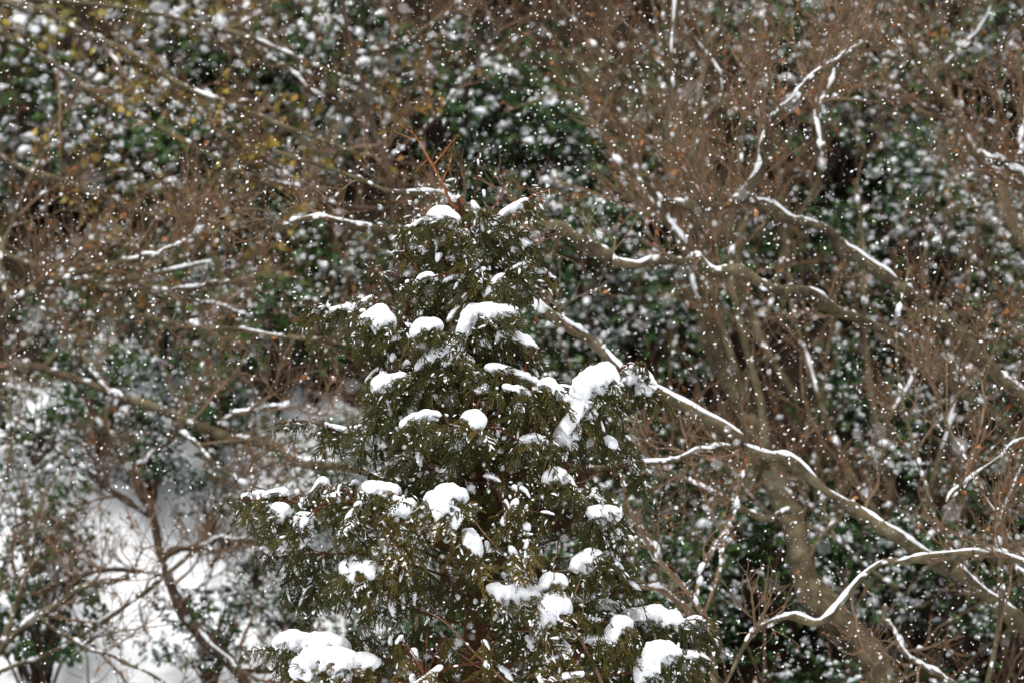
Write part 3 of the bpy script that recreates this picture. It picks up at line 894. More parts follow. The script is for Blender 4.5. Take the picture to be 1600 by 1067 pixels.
def sil(py):
    return np.interp(py, SIL[:, 0], SIL[:, 1]), np.interp(py, SIL[:, 0], SIL[:, 2])


def shell_y(px, py, side=-1.0):
    l, r = sil(py)
    c = trunk_x(py)
    hw = (c - l) if px < c else (r - c)
    hw2 = 0.5 * (r - l)
    return side * 0.85 * hw2 * SP * math.sqrt(max(1 - ((px - c) / max(hw * 1.12, 1)) ** 2, 0.02))


# fronds: flat, feathery, droop at the tip; a spray is three or four of them on one twig
def frond(mb, M, L, g, dens, droop, var, snow, cover):
    n = max(5, int(L / dens))
    ts = (np.arange(n) + 0.6) / n
    ax_n = 8
    u = np.linspace(0, 1, ax_n)
    bend = g.normal() * 0.22
    wf = g.uniform(0.20, 0.42)
    droop = droop * g.uniform(0.7, 1.7)

    def axp(t):
        return np.stack([L * t * (1 - 0.10 * t), L * bend * t * t, -droop * L * 0.30 * t ** 2], -1)

    def put(V, q=None, t=None, va=None):
        mb.add(np.asarray(V) @ M[:3, :3].T + M[:3, 3], q, t, va)
    A = axp(u)
    w = np.linspace(0.0034, 0.0016, ax_n)
    V = np.concatenate([A + np.array([0, 1, 0]) * w[:, None], A + np.array([0, 0, 1.2]) * w[:, None], A - np.array([0, 1, 0]) * w[:, None]])
    q = [[i, i + 1, ax_n + i + 1, ax_n + i] for i in range(ax_n - 1)] + [[ax_n + i, ax_n + i + 1, 2 * ax_n + i + 1, 2 * ax_n + i] for i in range(ax_n - 1)]
    put(V, q, None, min(1, var + 0.3))
    for i, t in enumerate(ts):
        for sg in (-1, 1):
            tt = min(0.98, t + (0.5 / n if sg > 0 else 0))
            if g.random() < 0.14:
                continue
            l = L * wf * (min(1, tt / 0.25) ** 0.7) * (1 - tt) ** 0.75 * g.uniform(0.6, 1.2) + 0.012
            o = axp(np.array([tt]))[0]
            ang = R(48 - 14 * tt) + g.normal() * 0.16
            fw, sd = math.cos(ang), math.sin(ang) * sg
            k = 4
            v = np.linspace(0, 1, k)
            dz = g.normal() * 0.12
            c = np.stack([o[0] + l * (fw * v + 0.16 * v * v), o[1] + l * sd * (v - 0.14 * v * v), o[2] + l * (dz * v - 0.30 * droop * v * v)], -1)
            wd = np.array([0.0030, 0.0042, 0.0038, 0.0008])
            pr = np.array([-sd, fw * 1.0, 0])
            nn = np.array([0, 0, 1.0])
            Vp = np.concatenate([c + pr * wd[:, None], c + nn * wd[:, None] * 0.8, c - pr * wd[:, None]])
            qq = [[j, j + 1, k + j + 1, k + j] for j in range(k - 1)] + [[k + j, k + j + 1, 2 * k + j + 1, 2 * k + j] for j in range(k - 1)]
            put(Vp, qq, None, np.tile(np.clip(var + 0.30 * v - 0.1 + g.normal() * 0.10, 0, 1), 3))
            if snow is not None and g.random() < cover and l > 0.018:
                # a ragged pad of snow lodged between this side shoot and the next
                f0, f1 = g.uniform(-0.10, 0.15), g.uniform(0.35, 0.9)
                e0, e1 = c[0] + (c[-1] - c[0]) * f0, c[0] + (c[-1] - c[0]) * f1
                sh = A[-1] * (0.5 * dens / max(L, 1e-3)) + np.array([0, 0, g.uniform(-0.001, 0.003)])
                kk = 6
                vv = np.linspace(0, 1, kk)
                pc = e0 * (1 - vv[:, None]) + e1 * vv[:, None] + sh + g.normal(size=(kk, 3)) * 0.0012
                hw = g.uniform(0.25, 0.55) * dens * np.array([0.5, 0.9, 1.0, 0.95, 0.75, 0.35]) * g.uniform(0.45, 1.3, kk)
                hh = hw * g.uniform(0.0, 0.40, kk)
                ring = np.stack([pc + pr * hw[:, None], pc + nn * hh[:, None], pc - pr * hw[:, None], pc - nn * 0.002], 1)
                ii = np.arange(kk * 4).reshape(kk, 4)
                sq = np.stack([ii[:-1], np.roll(ii[:-1], -1, 1), np.roll(ii[1:], -1, 1), ii[1:]], -1).reshape(-1, 4)
                sq = np.concatenate([sq, [[0, 1, 2, 3]], [[kk * 4 - 1, kk * 4 - 2, kk * 4 - 3, kk * 4 - 4]]])
                snow.add(ring.reshape(-1, 3) @ M[:3, :3].T + M[:3, 3], sq)
            ns = int(l / 0.0125)
            if ns < 1:
                continue
            sv = (np.arange(ns) + 0.6) / (ns + 0.3)
            for s2 in (-1, 1):
                so_ = np.stack([np.interp(sv, v, c[:, a]) for a in range(3)], -1)
                sl = (0.0125 * (1 - 0.5 * sv) * g.uniform(0.7, 1.25, ns))[:, None]
                a2 = math.atan2(sd, fw) + s2 * 0.7
                dd = np.array([math.cos(a2), math.sin(a2), 0.0])
                dd = dd + np.stack([np.zeros(ns), np.zeros(ns), g.normal(size=ns) * 0.4], -1)
                pp = np.array([-math.sin(a2), math.cos(a2), 0]) * 0.0026
                W4 = np.stack([so_, so_ + dd * sl * 0.55 + pp, so_ + dd * sl, so_ + dd * sl * 0.55 - pp], 1).reshape(-1, 3)
                put(W4, np.arange(ns * 4).reshape(-1, 4), None, np.clip(var + 0.10 + 0.25 * np.repeat(sv, 4), 0, 1))


def rot(ax, a):
    return np.array(Matrix.Rotation(a, 4, ax))


def spray_builder(seed, dens=0.021, cover=0.0):
    g = np.random.default_rng(seed)
    mb, sn = MB(), (MB() if cover else None)
    L = 0.19 * g.uniform(0.9, 1.2)
    frond(mb, rot('X', g.normal() * 0.15), L, g, dens, g.uniform(0.5, 1.5), g.uniform(0.2, 0.55), sn, cover)
    for sg in ([-1, 1] if g.random() < 0.6 else [g.choice([-1, 1])]):
        M = rot('Z', sg * g.uniform(0.6, 1.0)) @ rot('Y', g.uniform(0.1, 0.5)) @ rot('X', sg * g.uniform(0, 0.5))
        M[:3, 3] = (g.uniform(0.0, 0.04), 0, -0.003)
        frond(mb, M, L * g.uniform(0.5, 0.8), g, dens * 0.92, g.uniform(0.6, 1.6), g.uniform(0.15, 0.55), sn, cover * 0.7)
    if g.random() < 0.4:
        M = rot('Z', g.normal() * 0.3) @ rot('Y', g.uniform(0.5, 1.0))
        M[:3, 3] = (0.01, 0, -0.01)
        frond(mb, M, L * g.uniform(0.5, 0.75), g, dens, 0.6, g.uniform(0.05, 0.4), None, 0)
    return mb, sn


SPRAYS = [spray_builder(200 + i, cover=(0.8, 0.5, 0.35)[i % 3]) for i in range(16)]
SPRAY_ME = [b[0].mesh('foliage_spray', MAT['cypress'], smooth=False) for b in SPRAYS]
FSNOW = [b[1].mesh('spray_snow', MAT['snow']) for b in SPRAYS]
THIN = [spray_builder(300 + i, 0.024)[0] for i in range(6)]


def basis(d, up, roll=0.0):
    d = np.asarray(d, float)
    d = d / np.linalg.norm(d)
    up = np.asarray(up, float)
    s = np.cross(up, d)
    s = s / max(np.linalg.norm(s), 1e-6)
    n = np.cross(d, s)
    M = np.eye(4)
    c, sn = math.cos(roll), math.sin(roll)
    M[:3, 0], M[:3, 1], M[:3, 2] = d, c * s + sn * n, c * n - sn * s
    return M


spray_list = []      # (depth, position, direction, up, scale, roll, snow)


def add_spray(pos, d, up=(0, -0.7, 0.7), sc=1.0, roll=None, snow=False, fill=False):
    if fill and pos[1] < 0.1:          # the crown's own growth stays behind the snow that lies on it
        mid = np.asarray(pos) + 0.09 * sc * np.asarray(d) / np.linalg.norm(d)
        for (a, yc) in clump_px:
            x = a[:, 0] * SP - 800 * SP
            z = CZ - (a[:, 1] - 533.5) * SP
            if mid[1] < yc + 0.06 and np.min(np.hypot(x - mid[0], z - mid[2]) - a[:, 2] * SP) < 0.035 * sc + 0.01:
                pos = np.array([pos[0], yc + 0.09, pos[2]])
                d = np.array([d[0], abs(d[1]) * 0.3, d[2]])
                break
    if snow:
        d = np.asarray(d, float) * np.array([1, 1, 0.5])
    spray_list.append((np.asarray(pos, float), np.asarray(d, float), np.asarray(up, float), sc, rng.normal() * 0.35 if roll is None else roll, snow))


anchors = []         # branch ends that twigs may reach from


def branch(px_pts, y1, r0=4.0, r1=1.6, mat='redbark', name='branch', y0=0.0, sides=6, n=16):
    q = [[*P(x, y, y0 + (y1 - y0) * (i / (len(px_pts) - 1)) ** 1.0), (r0 + (r1 - r0) * i / (len(px_pts) - 1)) * SP] for i, (x, y) in enumerate(px_pts)]
    q = smooth_path(q, n)
    mb = MB()
    tubes(q[None, :, :3], q[None, :, 3], sides, mb)
    mb.obj(name, MAT[mat], cyp, BASE)
    for i in range(3, n, 2):
        anchors.append(q[i, :3])
    return q


# snow clumps: [(px, py, r px) ...] as seen, n fronds hanging below
CL = [
    [(668, 345, 7), (690, 336, 11), (715, 345, 7)], [(700, 352, 6), (712, 358, 6), (725, 366, 5)], [(748, 362, 8), (752, 342, 9), (742, 322, 4)], [(770, 350, 6), (790, 333, 8), (812, 318, 6)],
    [(806, 390, 5), (818, 380, 8), (828, 381, 6)], [(822, 428, 6), (840, 424, 7)], [(762, 466, 6), (772, 444, 8), (782, 432, 5)], [(652, 440, 5), (665, 431, 7), (678, 434, 4)], [(628, 392, 4), (646, 388, 4)],
    [(815, 412, 7), (800, 420, 7)], [(640, 352, 4), (652, 346, 4)], [(730, 395, 5), (738, 410, 6)], [(735, 432, 6), (748, 424, 5)],
    [(494, 482, 4), (506, 479, 5)], [(522, 483, 6), (538, 480, 7)], [(558, 476, 5), (572, 468, 5)], [(568, 498, 12), (592, 500, 16), (615, 503, 10)], [(645, 522, 6), (662, 512, 11), (688, 508, 10)],
    [(722, 530, 6), (732, 500, 11), (755, 488, 12), (785, 487, 9), (806, 482, 4)], [(785, 520, 7), (805, 526, 9), (828, 537, 6)], [(655, 574, 8), (685, 556, 12), (720, 545, 11)], [(690, 580, 8), (700, 562, 9)],
    [(606, 590, 8), (628, 588, 7), (640, 594, 5)], [(585, 610, 10), (600, 600, 11), (610, 615, 7)], [(602, 628, 7), (606, 640, 5)], [(770, 575, 7), (795, 580, 8), (825, 590, 6)], [(795, 605, 6), (815, 612, 8), (826, 622, 5)],
    [(730, 560, 6), (738, 580, 6)], [(635, 660, 7), (655, 650, 9), (678, 648, 7)], [(725, 655, 9), (740, 656, 12), (752, 664, 8)], [(712, 702, 7), (716, 684, 9), (718, 672, 8)], [(515, 662, 4), (530, 668, 6)],
    [(560, 700, 6), (578, 692, 8), (590, 688, 5)], [(566, 664, 3), (578, 668, 3)], [(835, 606, 7), (855, 600, 9), (870, 612, 9), (885, 622, 6)], [(880, 606, 7), (900, 610, 8)],
    [(868, 688, 10), (885, 676, 15), (902, 654, 15), (914, 630, 15), (922, 606, 18), (945, 592, 18), (965, 590, 12)], [(965, 592, 12), (990, 590, 13), (1010, 602, 12), (1018, 612, 7)], [(935, 622, 10), (955, 618, 12), (966, 622, 8)], [(820, 686, 8), (838, 684, 9), (850, 690, 5)],
    [(985, 718, 6), (990, 730, 7)], [(850, 748, 7), (868, 742, 10), (880, 752, 7)], [(888, 748, 7), (900, 764, 6)], [(918, 800, 8), (940, 802, 12), (966, 804, 10)], [(945, 815, 7), (958, 830, 8)], [(930, 770, 6), (940, 782, 6)],
    [(385, 772, 5), (402, 770, 7)], [(420, 770, 7), (440, 768, 8), (448, 773, 4)], [(426, 806, 9), (440, 798, 12), (452, 802, 8)], [(492, 762, 5), (505, 750, 6), (512, 762, 5)], [(520, 780, 9), (528, 772, 10)], [(466, 828, 9), (476, 814, 11), (486, 802, 8)],
    [(545, 826, 9), (552, 808, 9), (560, 790, 7)], [(570, 758, 7), (595, 764, 10), (622, 768, 9)], [(608, 806, 11), (632, 800, 13), (652, 805, 8)], [(672, 772, 9), (692, 800, 20), (704, 778, 16), (728, 776, 10)], [(725, 828, 9), (738, 845, 11), (746, 868, 7)],
    [(628, 838, 6), (640, 842, 6)], [(535, 898, 11), (552, 890, 14), (576, 888, 12), (584, 886, 8)], [(596, 862, 8), (602, 848, 7)], [(618, 776, 5), (630, 778, 5)], [(575, 838, 5), (590, 832, 5)], [(656, 740, 5), (664, 738, 5)], [(612, 720, 6), (630, 712, 6)],
    [(895, 886, 9), (920, 874, 14), (938, 866, 9)], [(950, 868, 5), (965, 884, 6), (972, 900, 5)], [(765, 916, 8), (790, 932, 15), (818, 930, 17), (842, 934, 14)], [(845, 926, 13), (862, 912, 12), (884, 908, 8)], [(840, 1000, 9), (850, 976, 16), (868, 948, 20), (890, 952, 12)],
    [(890, 932, 7), (912, 932, 8)], [(928, 948, 7), (945, 944, 9), (960, 946, 6)], [(918, 962, 6), (930, 966, 6)], [(955, 1008, 12), (968, 986, 15), (985, 970, 12)], [(978, 966, 10), (1005, 962, 14), (1035, 966, 13), (1064, 972, 9)], [(1075, 972, 7), (1092, 970, 8), (1100, 982, 5)],
    [(1000, 1062, 14), (1022, 1036, 21), (1045, 1024, 16), (1062, 1016, 12)], [(1065, 1020, 9), (1084, 1022, 7)], [(915, 996, 6), (935, 1000, 7), (944, 996, 5)], [(800, 858, 8), (806, 874, 9)], [(818, 862, 6), (822, 850, 5)], [(790, 810, 6), (800, 792, 8)],
    [(430, 1002, 8), (455, 1000, 10), (490, 1006, 14), (525, 1008, 12), (545, 1012, 8)], [(460, 1050, 14), (490, 1034, 18), (525, 1036, 17), (560, 1036, 12), (590, 1034, 8)], [(450, 1020, 7), (470, 1016, 7)], [(525, 1060, 14), (545, 1054, 14)],
    [(862, 1030, 7), (880, 1022, 8)], [(880, 1054, 7), (898, 1052, 7)], [(572, 948, 5), (582, 942, 5)], [(655, 1062, 5), (675, 1050, 6)], [(1010, 1012, 5), (1020, 1008, 5)],
]
clump_px = []
crumbs = MB()
for ci, c in enumerate(CL):
    a = np.array(c, float)
    mx, my = a[:, 0].mean(), a[:, 1].mean()
    yc = shell_y(mx, my)
    yc = yc * rng.uniform(0.92, 1.05) - 0.03
    clump_px.append((a, yc))
    pts = np.array([P(x, y, yc + rng.normal() * 0.006) for x, y, _ in c])
    big = a[:, 2].max()
    mb = MB()
    ext = 0.55 if big < 10 else 0.22
    pts[0] += (pts[0] - pts[1]) * ext + np.array([0, 0, -0.006])
    pts[-1] += (pts[-1] - pts[-2]) * ext + np.array([0, 0, -0.006])
    rr = a[:, 2] * SP * (1.05 if big < 10 else 1.36) * (0.85 if my < 470 else 1)
    rr[0] *= 0.85
    rr[-1] *= 0.85
    snow_body(mb, pts, rr, ci, sides=26, amp=0.46 if big < 10 else 0.36, depth=1.6, freq=11, flat=0.8, rag=0.9)
    for k in range(int(3 + big / 2.5)):                     # crumbs that cling round it
        q = pts[rng.integers(0, len(pts))] + rng.normal(size=3) * np.array([1.3, 0.5, 1.0]) * big * SP + np.array([0, 0.01, -0.6 * big * SP])
        e = q + rng.normal(size=3) * np.array([0.012, 0.004, 0.014])
        rr = rng.uniform(0.004, 0.011)
        snow_body(crumbs, [q, e], [rr, rr * 0.8], ci + 50 + k, sides=9, amp=0.5, freq=30, ring=9)
    mb.obj('snow_clump', MAT['snow'], cyp, BASE)
    tx = trunk_x(my)
    sgn = 1 if mx > tx else -1
    l, r = sil(my)
    fr = abs(mx - tx) / max((r - tx) if sgn > 0 else (tx - l), 1)
    out = np.array([sgn * min(fr, 1.2), -math.sqrt(max(1 - fr * fr, 0.05)), 0.0])
    ln = np.hypot(np.diff(a[:, 0]), np.diff(a[:, 1])).sum()
    # the branch that carries it
    drop = 20 + 0.25 * abs(mx - tx)
    if ci % 2 == 0 or big > 11:
        ty = my + drop
        branch([(trunk_x(ty), ty), ((tx + mx) / 2, my + drop * 0.35), (mx, my + big * 0.45)], yc * 0.97, 3.4, 1.5)
    nf = int(np.clip(ln / 11 + 2, 3, 8))
    for k in range(nf):
        t = (k + 0.5) / nf
        q = smooth_path(np.column_stack([pts, a[:, 2] * SP]), 20)[int(t * 19)]
        d = out * rng.uniform(0.35, 0.9) + np.array([rng.normal() * 0.35, -0.25, -rng.uniform(0.45, 1.2)])
        add_spray(q[:3] + np.array([0, -1.1 * q[3] * (k % 2), -0.40 * q[3]]), d, out * 0.6 + np.array([0, -0.2, 0.8]), rng.uniform(0.65, 1.0), snow=rng.random() < 0.42)
    # fronds poking out through the snow and lying over its face
    for k in range(2 if big < 8 else (4 if big < 13 else 6)):
        q = smooth_path(np.column_stack([pts, a[:, 2] * SP]), 20)[rng.integers(2, 19)]
        d = out * 0.7 + np.array([sgn * rng.uniform(-0.3, 0.9), -0.30, rng.uniform(-1.0, 0.1)])
        add_spray(q[:3] + np.array([0, -1.75 * q[3], rng.uniform(-0.5, 0.45) * q[3]]), d, out * 0.5 + np.array([0, -0.9, 0.5]), rng.uniform(0.28, 0.52))

for k in range(210):                                  # smaller pads slipping down the drooping sprays
    py = rng.uniform(345, 1075)
    l, r = sil(py)
    px = rng.uniform(l + 12, r - 12)
    if 935 < py < 990 and px < 600:
        continue
    tx = trunk_x(py)
    sgn = 1 if px > tx else -1
    y = shell_y(px, py) * rng.uniform(0.7, 1.04)
    e = np.array([sgn * rng.uniform(-0.2, 1.0), -0.25, -rng.uniform(0.0, 1.3)])
    e = e / np.linalg.norm(e) * rng.uniform(10, 34) * SP
    c0 = P(px, py, y)
    rr = (2.6 + 6.4 * rng.random() ** 1.6) * SP
    mb = MB()
    snow_body(mb, [c0, c0 + e * 0.5 + np.array([0, 0, 0.004]), c0 + e], [rr * 0.8, rr, rr * 0.6], 900 + k, sides=16, amp=0.45, depth=1.5, freq=18, flat=0.7, rag=0.9, ring=22)
    mb.obj('snow_clump', MAT['snow'], cyp, BASE)
    for q in range(2):
        d = e / np.linalg.norm(e) * rng.uniform(0.5, 1) + np.array([rng.normal() * 0.5, -0.2, -0.5])
        add_spray(c0 + e * rng.uniform(0, 0.6) + np.array([0, -0.8 * rr * (q == 0), -0.3 * rr]), d, (sgn * 0.3, -0.4, 0.8), rng.uniform(0.45, 0.8))

# branches whose tips stand clear of the crown, with fronds all along them
TIPS = [
    ([(722, 318), (712, 300)], 0.0, 3.0, 'orangetwig'),
    ([(725, 400), (650, 330), (600, 316)], -0.05, 2.2, 'redbark'), ([(728, 420), (790, 335), (830, 308), (862, 296)], -0.08, 2.4, 'orangetwig'), ([(726, 360), (742, 310), (748, 245)], -0.02, 1.8, 'redbark'),
    ([(724, 345), (715, 310), (716, 272)], -0.03, 1.6, 'redbark'), ([(726, 360), (770, 325), (792, 284)], -0.04, 1.7, 'orangetwig'), ([(726, 370), (690, 325), (655, 296)], -0.04, 1.7, 'redbark'),
    ([(726, 380), (780, 350), (845, 318)], -0.07, 1.8, 'orangetwig'), ([(728, 400), (670, 352), (612, 338)], 0.02, 1.8, 'redbark'),
    ([(728, 470), (660, 400), (618, 395)], -0.1, 2.0, 'redbark'), ([(728, 500), (640, 440), (575, 425)], -0.06, 2.0, 'redbark'), ([(730, 520), (800, 450), (852, 440)], -0.1, 2.2, 'redbark'),
    ([(735, 590), (640, 535), (560, 492), (470, 474)], -0.10, 3.0, 'redbark'), ([(735, 610), (800, 560), (838, 575)], -0.15, 2.4, 'redbark'),
    ([(748, 720), (640, 690), (540, 678), (480, 658), (436, 662)], -0.12, 3.0, 'redbark'), ([(748, 700), (850, 690), (930, 610), (985, 568), (1010, 575)], -0.2, 3.4, 'redbark'),
    ([(752, 760), (880, 715), (960, 700), (1000, 720)], -0.12, 2.6, 'redbark'), ([(755, 840), (620, 800), (480, 780), (375, 782)], -0.22, 3.6, 'redbark'), ([(755, 830), (860, 800), (940, 790), (985, 830)], -0.22, 3.0, 'redbark'),
    ([(755, 920), (600, 870), (490, 865), (405, 872)], -0.18, 3.2, 'redbark'), ([(750, 930), (850, 890), (930, 870), (982, 880)], -0.25, 3.0, 'redbark'),
    ([(738, 1080), (600, 1030), (480, 1005), (388, 1018)], -0.28, 3.8, 'redbark'), ([(738, 1070), (880, 1000), (1000, 975), (1104, 966)], -0.25, 3.8, 'redbark'), ([(738, 1130), (880, 1060), (1000, 1050), (1090, 1022)], -0.32, 3.6, 'redbark'),
    ([(740, 980), (600, 940), (500, 925), (450, 935)], -0.2, 3.0, 'redbark'), ([(735, 1120), (560, 1060), (450, 1052)], -0.35, 3.2, 'redbark'), ([(757, 860), (800, 840), (830, 815)], -0.3, 2.2, 'redbark'),
]
for (pp, y1, r0, mt) in TIPS:
    q = branch(pp, y1, r0, 0.9, mt)
    tot = q[-1, :3] - q[0, :3]
    k = max(3, int(np.linalg.norm(tot) / 0.055))
    for j in range(k):
        t = 0.40 + 0.60 * (j + 1) / k
        p = q[min(int(t * 15), 15), :3]
        tg = nrm(q[min(int(t * 15) + 1, 15), :3] - q[max(int(t * 15) - 1, 0), :3])
        d = tg * rng.uniform(0.5, 1.0) + np.array([rng.normal() * 0.4, -0.35, -rng.uniform(0.1, 0.9)])
        if q[-1, 2] > CZ + 0.58:                       # wispy young tips at the top do not droop
            d[2] = tg[2] + rng.uniform(-0.3, 0.35)
        add_spray(p, d, (0, -0.5, 0.85), rng.uniform(0.35, 0.62) * (1.1 - 0.3 * t) * (0.62 if q[-1, 2] > CZ + 0.58 else 1), snow=rng.random() < 0.5)

# fill: the crown's own sprays, front, sides and back
TIER = np.array([352, 388, 432, 490, 545, 605, 655, 690, 768, 800, 868, 905, 935, 1000, 1045, 1090, 1140, 1190], float)
for (side, cnt, inn) in ((-1, 190, (0.5, 0.92)), (-1, 170, (0.08, 0.5)), (1, 130, (0.3, 1.0))):
    for k in range(cnt):
        py = TIER[rng.integers(0, len(TIER))] + rng.normal() * 11
        if py < 445 and rng.random() < 0.55:
            continue
        l, r = sil(py)
        px = rng.uniform(l + 26, r - 26)
        if py > 945 and px < 600 and py < 985:
            continue
        tx = trunk_x(py)
        y = shell_y(px, py, side) * rng.uniform(*inn)
        sgn = 1 if px > tx else -1
        fr = min(abs(px - tx) / max((r - tx) if sgn > 0 else (tx - l), 1), 1)
        out = np.array([sgn * fr, side * math.sqrt(max(1 - fr * fr, 0.05)), 0])
        d = out * rng.uniform(0.3, 0.8) + np.array([rng.normal() * 0.3, 0, -rng.uniform(0.4, 1.3)])
        add_spray(P(px, py - 12, y), d, out * 0.5 + np.array([0, 0, 0.8]), rng.uniform(0.6, 1.0) * (0.7 if py < 420 else 1.0), snow=(side < 0 and rng.random() < 0.38), fill=True)

fp, fd = [], []
for (pos, d, up, sc, roll, snow) in spray_list:
    if pos[1] < 0.15:
        dn = d / np.linalg.norm(d)
        for k in range(2):
            t = rng.uniform(0.0, 0.16) * sc
            fp.append(pos + dn * t + rng.normal(size=3) * 0.018 + np.array([0, -0.012, 0.004 - 0.8 * t * t]))
            fd.append(dn + rng.normal(size=3) * 0.5)
fp, fd = np.array(fp), np.array(fd)
sz = np.exp(rng.normal(-0.45, 0.5, len(fp))) * 0.016
upv = np.broadcast_to([0, -0.4, 0.9], fp.shape) + rng.normal(size=fp.shape) * 0.3
dome_batch(crumbs, fp, fd, upv, sz * 1.7, sz * rng.uniform(0.3, 0.6, len(fp)), sz * 0.25)
crumbs.obj('snow_crumbs', MAT['snow'], cyp, BASE, 'stuff')
order = np.argsort([s[0][1] for s in spray_list])
fol = MB()
twg_p, anc = [], np.array(anchors + [tp[i, :3] for i in range(20, 60)])
for rank, i in enumerate(order):
    pos, d, up, sc, roll, snow = spray_list[i]
    M = basis(d, up, roll)
    M[:3, :3] *= sc
    M[:3, 3] = pos - BASE
    j = int(np.argmin(np.linalg.norm(anc - pos, axis=1) + 0.6 * np.clip(np.abs(pos[1]) - np.abs(anc[:, 1]), -9, 0)))
    mid = (anc[j] + pos) / 2 + np.array([0, 0, 0.02])
    twg_p.append(np.stack([anc[j], mid, pos, pos + M[:3, 0] * 0.03]))
    if rank < 230:
        w = rng.integers(0, 16)
        o = link('foliage_spray', SPRAY_ME[w], cyp, Matrix(M.tolist()))
        if snow:
            link('spray_snow', FSNOW[w], o, kind='stuff')
    else:
        V, q, t, va = THIN[rng.integers(0, 6)].arrays()
        fol.add(V @ M[:3, :3].T + M[:3, 3] + BASE, q, t, np.clip(va * 0.9 + rng.normal() * 0.12, 0, 1))
wf_ = MB()
for k in range(75):                                  # browned inner growth hanging along the trunk
    py = rng.uniform(440, 1150)
    p = P(trunk_x(py) + rng.normal() * 34, py, -rng.uniform(0.03, 0.20))
    M = basis((rng.normal() * 0.35, -0.25, -1.0), (rng.normal() * 0.4, -0.9, 0.2), rng.normal() * 0.4)
    M[:3, :3] *= rng.uniform(0.5, 0.95)
    V, q, t, va = THIN[rng.integers(0, 6)].arrays()
    wf_.add(V @ M[:3, :3].T + p, q, t, va)
wf_.obj('withered_foliage', MAT['brownfrond'], cyp, BASE, 'stuff', smooth=False)
fol.obj('foliage', MAT['cypress'], cyp, BASE, 'stuff', smooth=False)
tb = MB()
twg_p = np.stack(twg_p)
tubes(twg_p, np.tile([0.0034, 0.0028, 0.0022, 0.0012], (len(twg_p), 1)), 4, tb, cap=False)
tb.obj('twigs', MAT['redbark'], cyp, BASE, 'stuff')

# the leading shoot, leaning to the left, with short side twigs and tiny young sprays
q = branch([(722, 330), (705, 318), (690, 285), (668, 245), (648, 212), (622, 192)], -0.06, 3.0, 0.9, 'orangetwig', 'leading_shoot')
for (pp, r0) in (([(676, 260), (696, 235), (712, 215)], 1.3), ([(690, 285), (702, 260), (706, 240)], 1.1), ([(652, 218), (636, 214), (615, 205)], 1.0), ([(645, 210), (640, 195), (628, 183)], 1.0), ([(670, 248), (655, 262), (650, 270)], 0.9)):
    z = branch(pp, -0.07, r0, 0.6, 'orangetwig', 'branch', -0.06, 5)
    for k in range(9):
        p = z[rng.integers(4, 16), :3]
        M = basis(nrm(z[-1, :3] - z[0, :3]) + rng.normal(size=3) * 0.5, (0, -1, 0.3))
        M[:3, :3] *= rng.uniform(0.12, 0.22)
        M[:3, 3] = p - BASE
        link('foliage_spray', SPRAY_ME[rng.integers(0, 14)], cyp, Matrix(M.tolist()))

for k in range(22):
    p = q[rng.integers(5, 16), :3]
    M = basis(rng.normal(size=3) * np.array([1, 0.6, 1]) + np.array([-0.4, -0.2, 0.6]), (0, -1, 0.3))
    M[:3, :3] *= rng.uniform(0.10, 0.20)
    M[:3, 3] = p - BASE
    link('foliage_spray', SPRAY_ME[rng.integers(0, 16)], cyp, Matrix(M.tolist()))

# dark red cones close to the trunk
ico_v = nrm(np.array([(0, 0, 1), (0.9, 0, 0.45), (0.28, 0.85, 0.45), (-0.72, 0.53, 0.45), (-0.72, -0.53, 0.45), (0.28, -0.85, 0.45), (0.72, 0.53, -0.45), (-0.28, 0.85, -0.45), (-0.9, 0, -0.45), (-0.28, -0.85, -0.45), (0.72, -0.53, -0.45), (0, 0, -1)], float))
ico_f = [(0, 1, 2), (0, 2, 3), (0, 3, 4), (0, 4, 5), (0, 5, 1), (1, 6, 2), (2, 6, 7), (2, 7, 3), (3, 7, 8), (3, 8, 4), (4, 8, 9), (4, 9, 5), (5, 9, 10), (5, 10, 1), (1, 10, 6), (11, 7, 6), (11, 8, 7), (11, 9, 8), (11, 10, 9), (11, 6, 10)]
for (px, py, yy, n) in ((712, 468, -0.10, 12), (750, 446, -0.10, 10), (742, 458, -0.08, 6), (688, 545, -0.18, 10), (632, 545, -0.16, 9), (615, 538, -0.15, 6), (706, 500, -0.14, 6), (893, 790, -0.28, 4), (714, 350, -0.05, 4)):
    mb = MB()
    for k in range(n):
        mb.add(P(px, py, yy) + rng.normal(size=3) * np.array([0.024, 0.012, 0.015]) + ico_v * rng.uniform(0.008, 0.0115), None, ico_f)
    mb.obj('cone_cluster', MAT['cone'], cyp, BASE)


# ------------------------------------------------------------------ two bare saplings growing up in front of the cypress
def sapling(label, stem, sides_, y, base_px):
    b = P(base_px[0], base_px[1], y)
    bz = float(ground_z(b[0], y))
    full = [[b[0], y, bz - 0.02, 3.6 * SP]] + [[*P(px, py, y - 0.002 * i), 0.75 * r * SP] for i, (px, py, r) in enumerate(stem)]
    root = thing('bare_sapling', label, 'sapling', (b[0], y, bz), 'bare saplings in front of the cypress')
    bs = np.array([b[0], y, bz])
    q = smooth_path(full, 50)
    mb = MB()
    tubes(q[None, :, :3], q[None, :, 3], 7, mb)
    mb.obj('stem', MAT['tan'], root, bs)
    for s in sides_:
        z = smooth_path([[*P(px, py, y - 0.004 - 0.01 * i), 0.75 * r * SP] for i, (px, py, r) in enumerate(s)], 14)
        mb = MB()
        tubes(z[None, :, :3], z[None, :, 3], 5, mb)
        mb.obj('twig', MAT['tan'], root, bs)


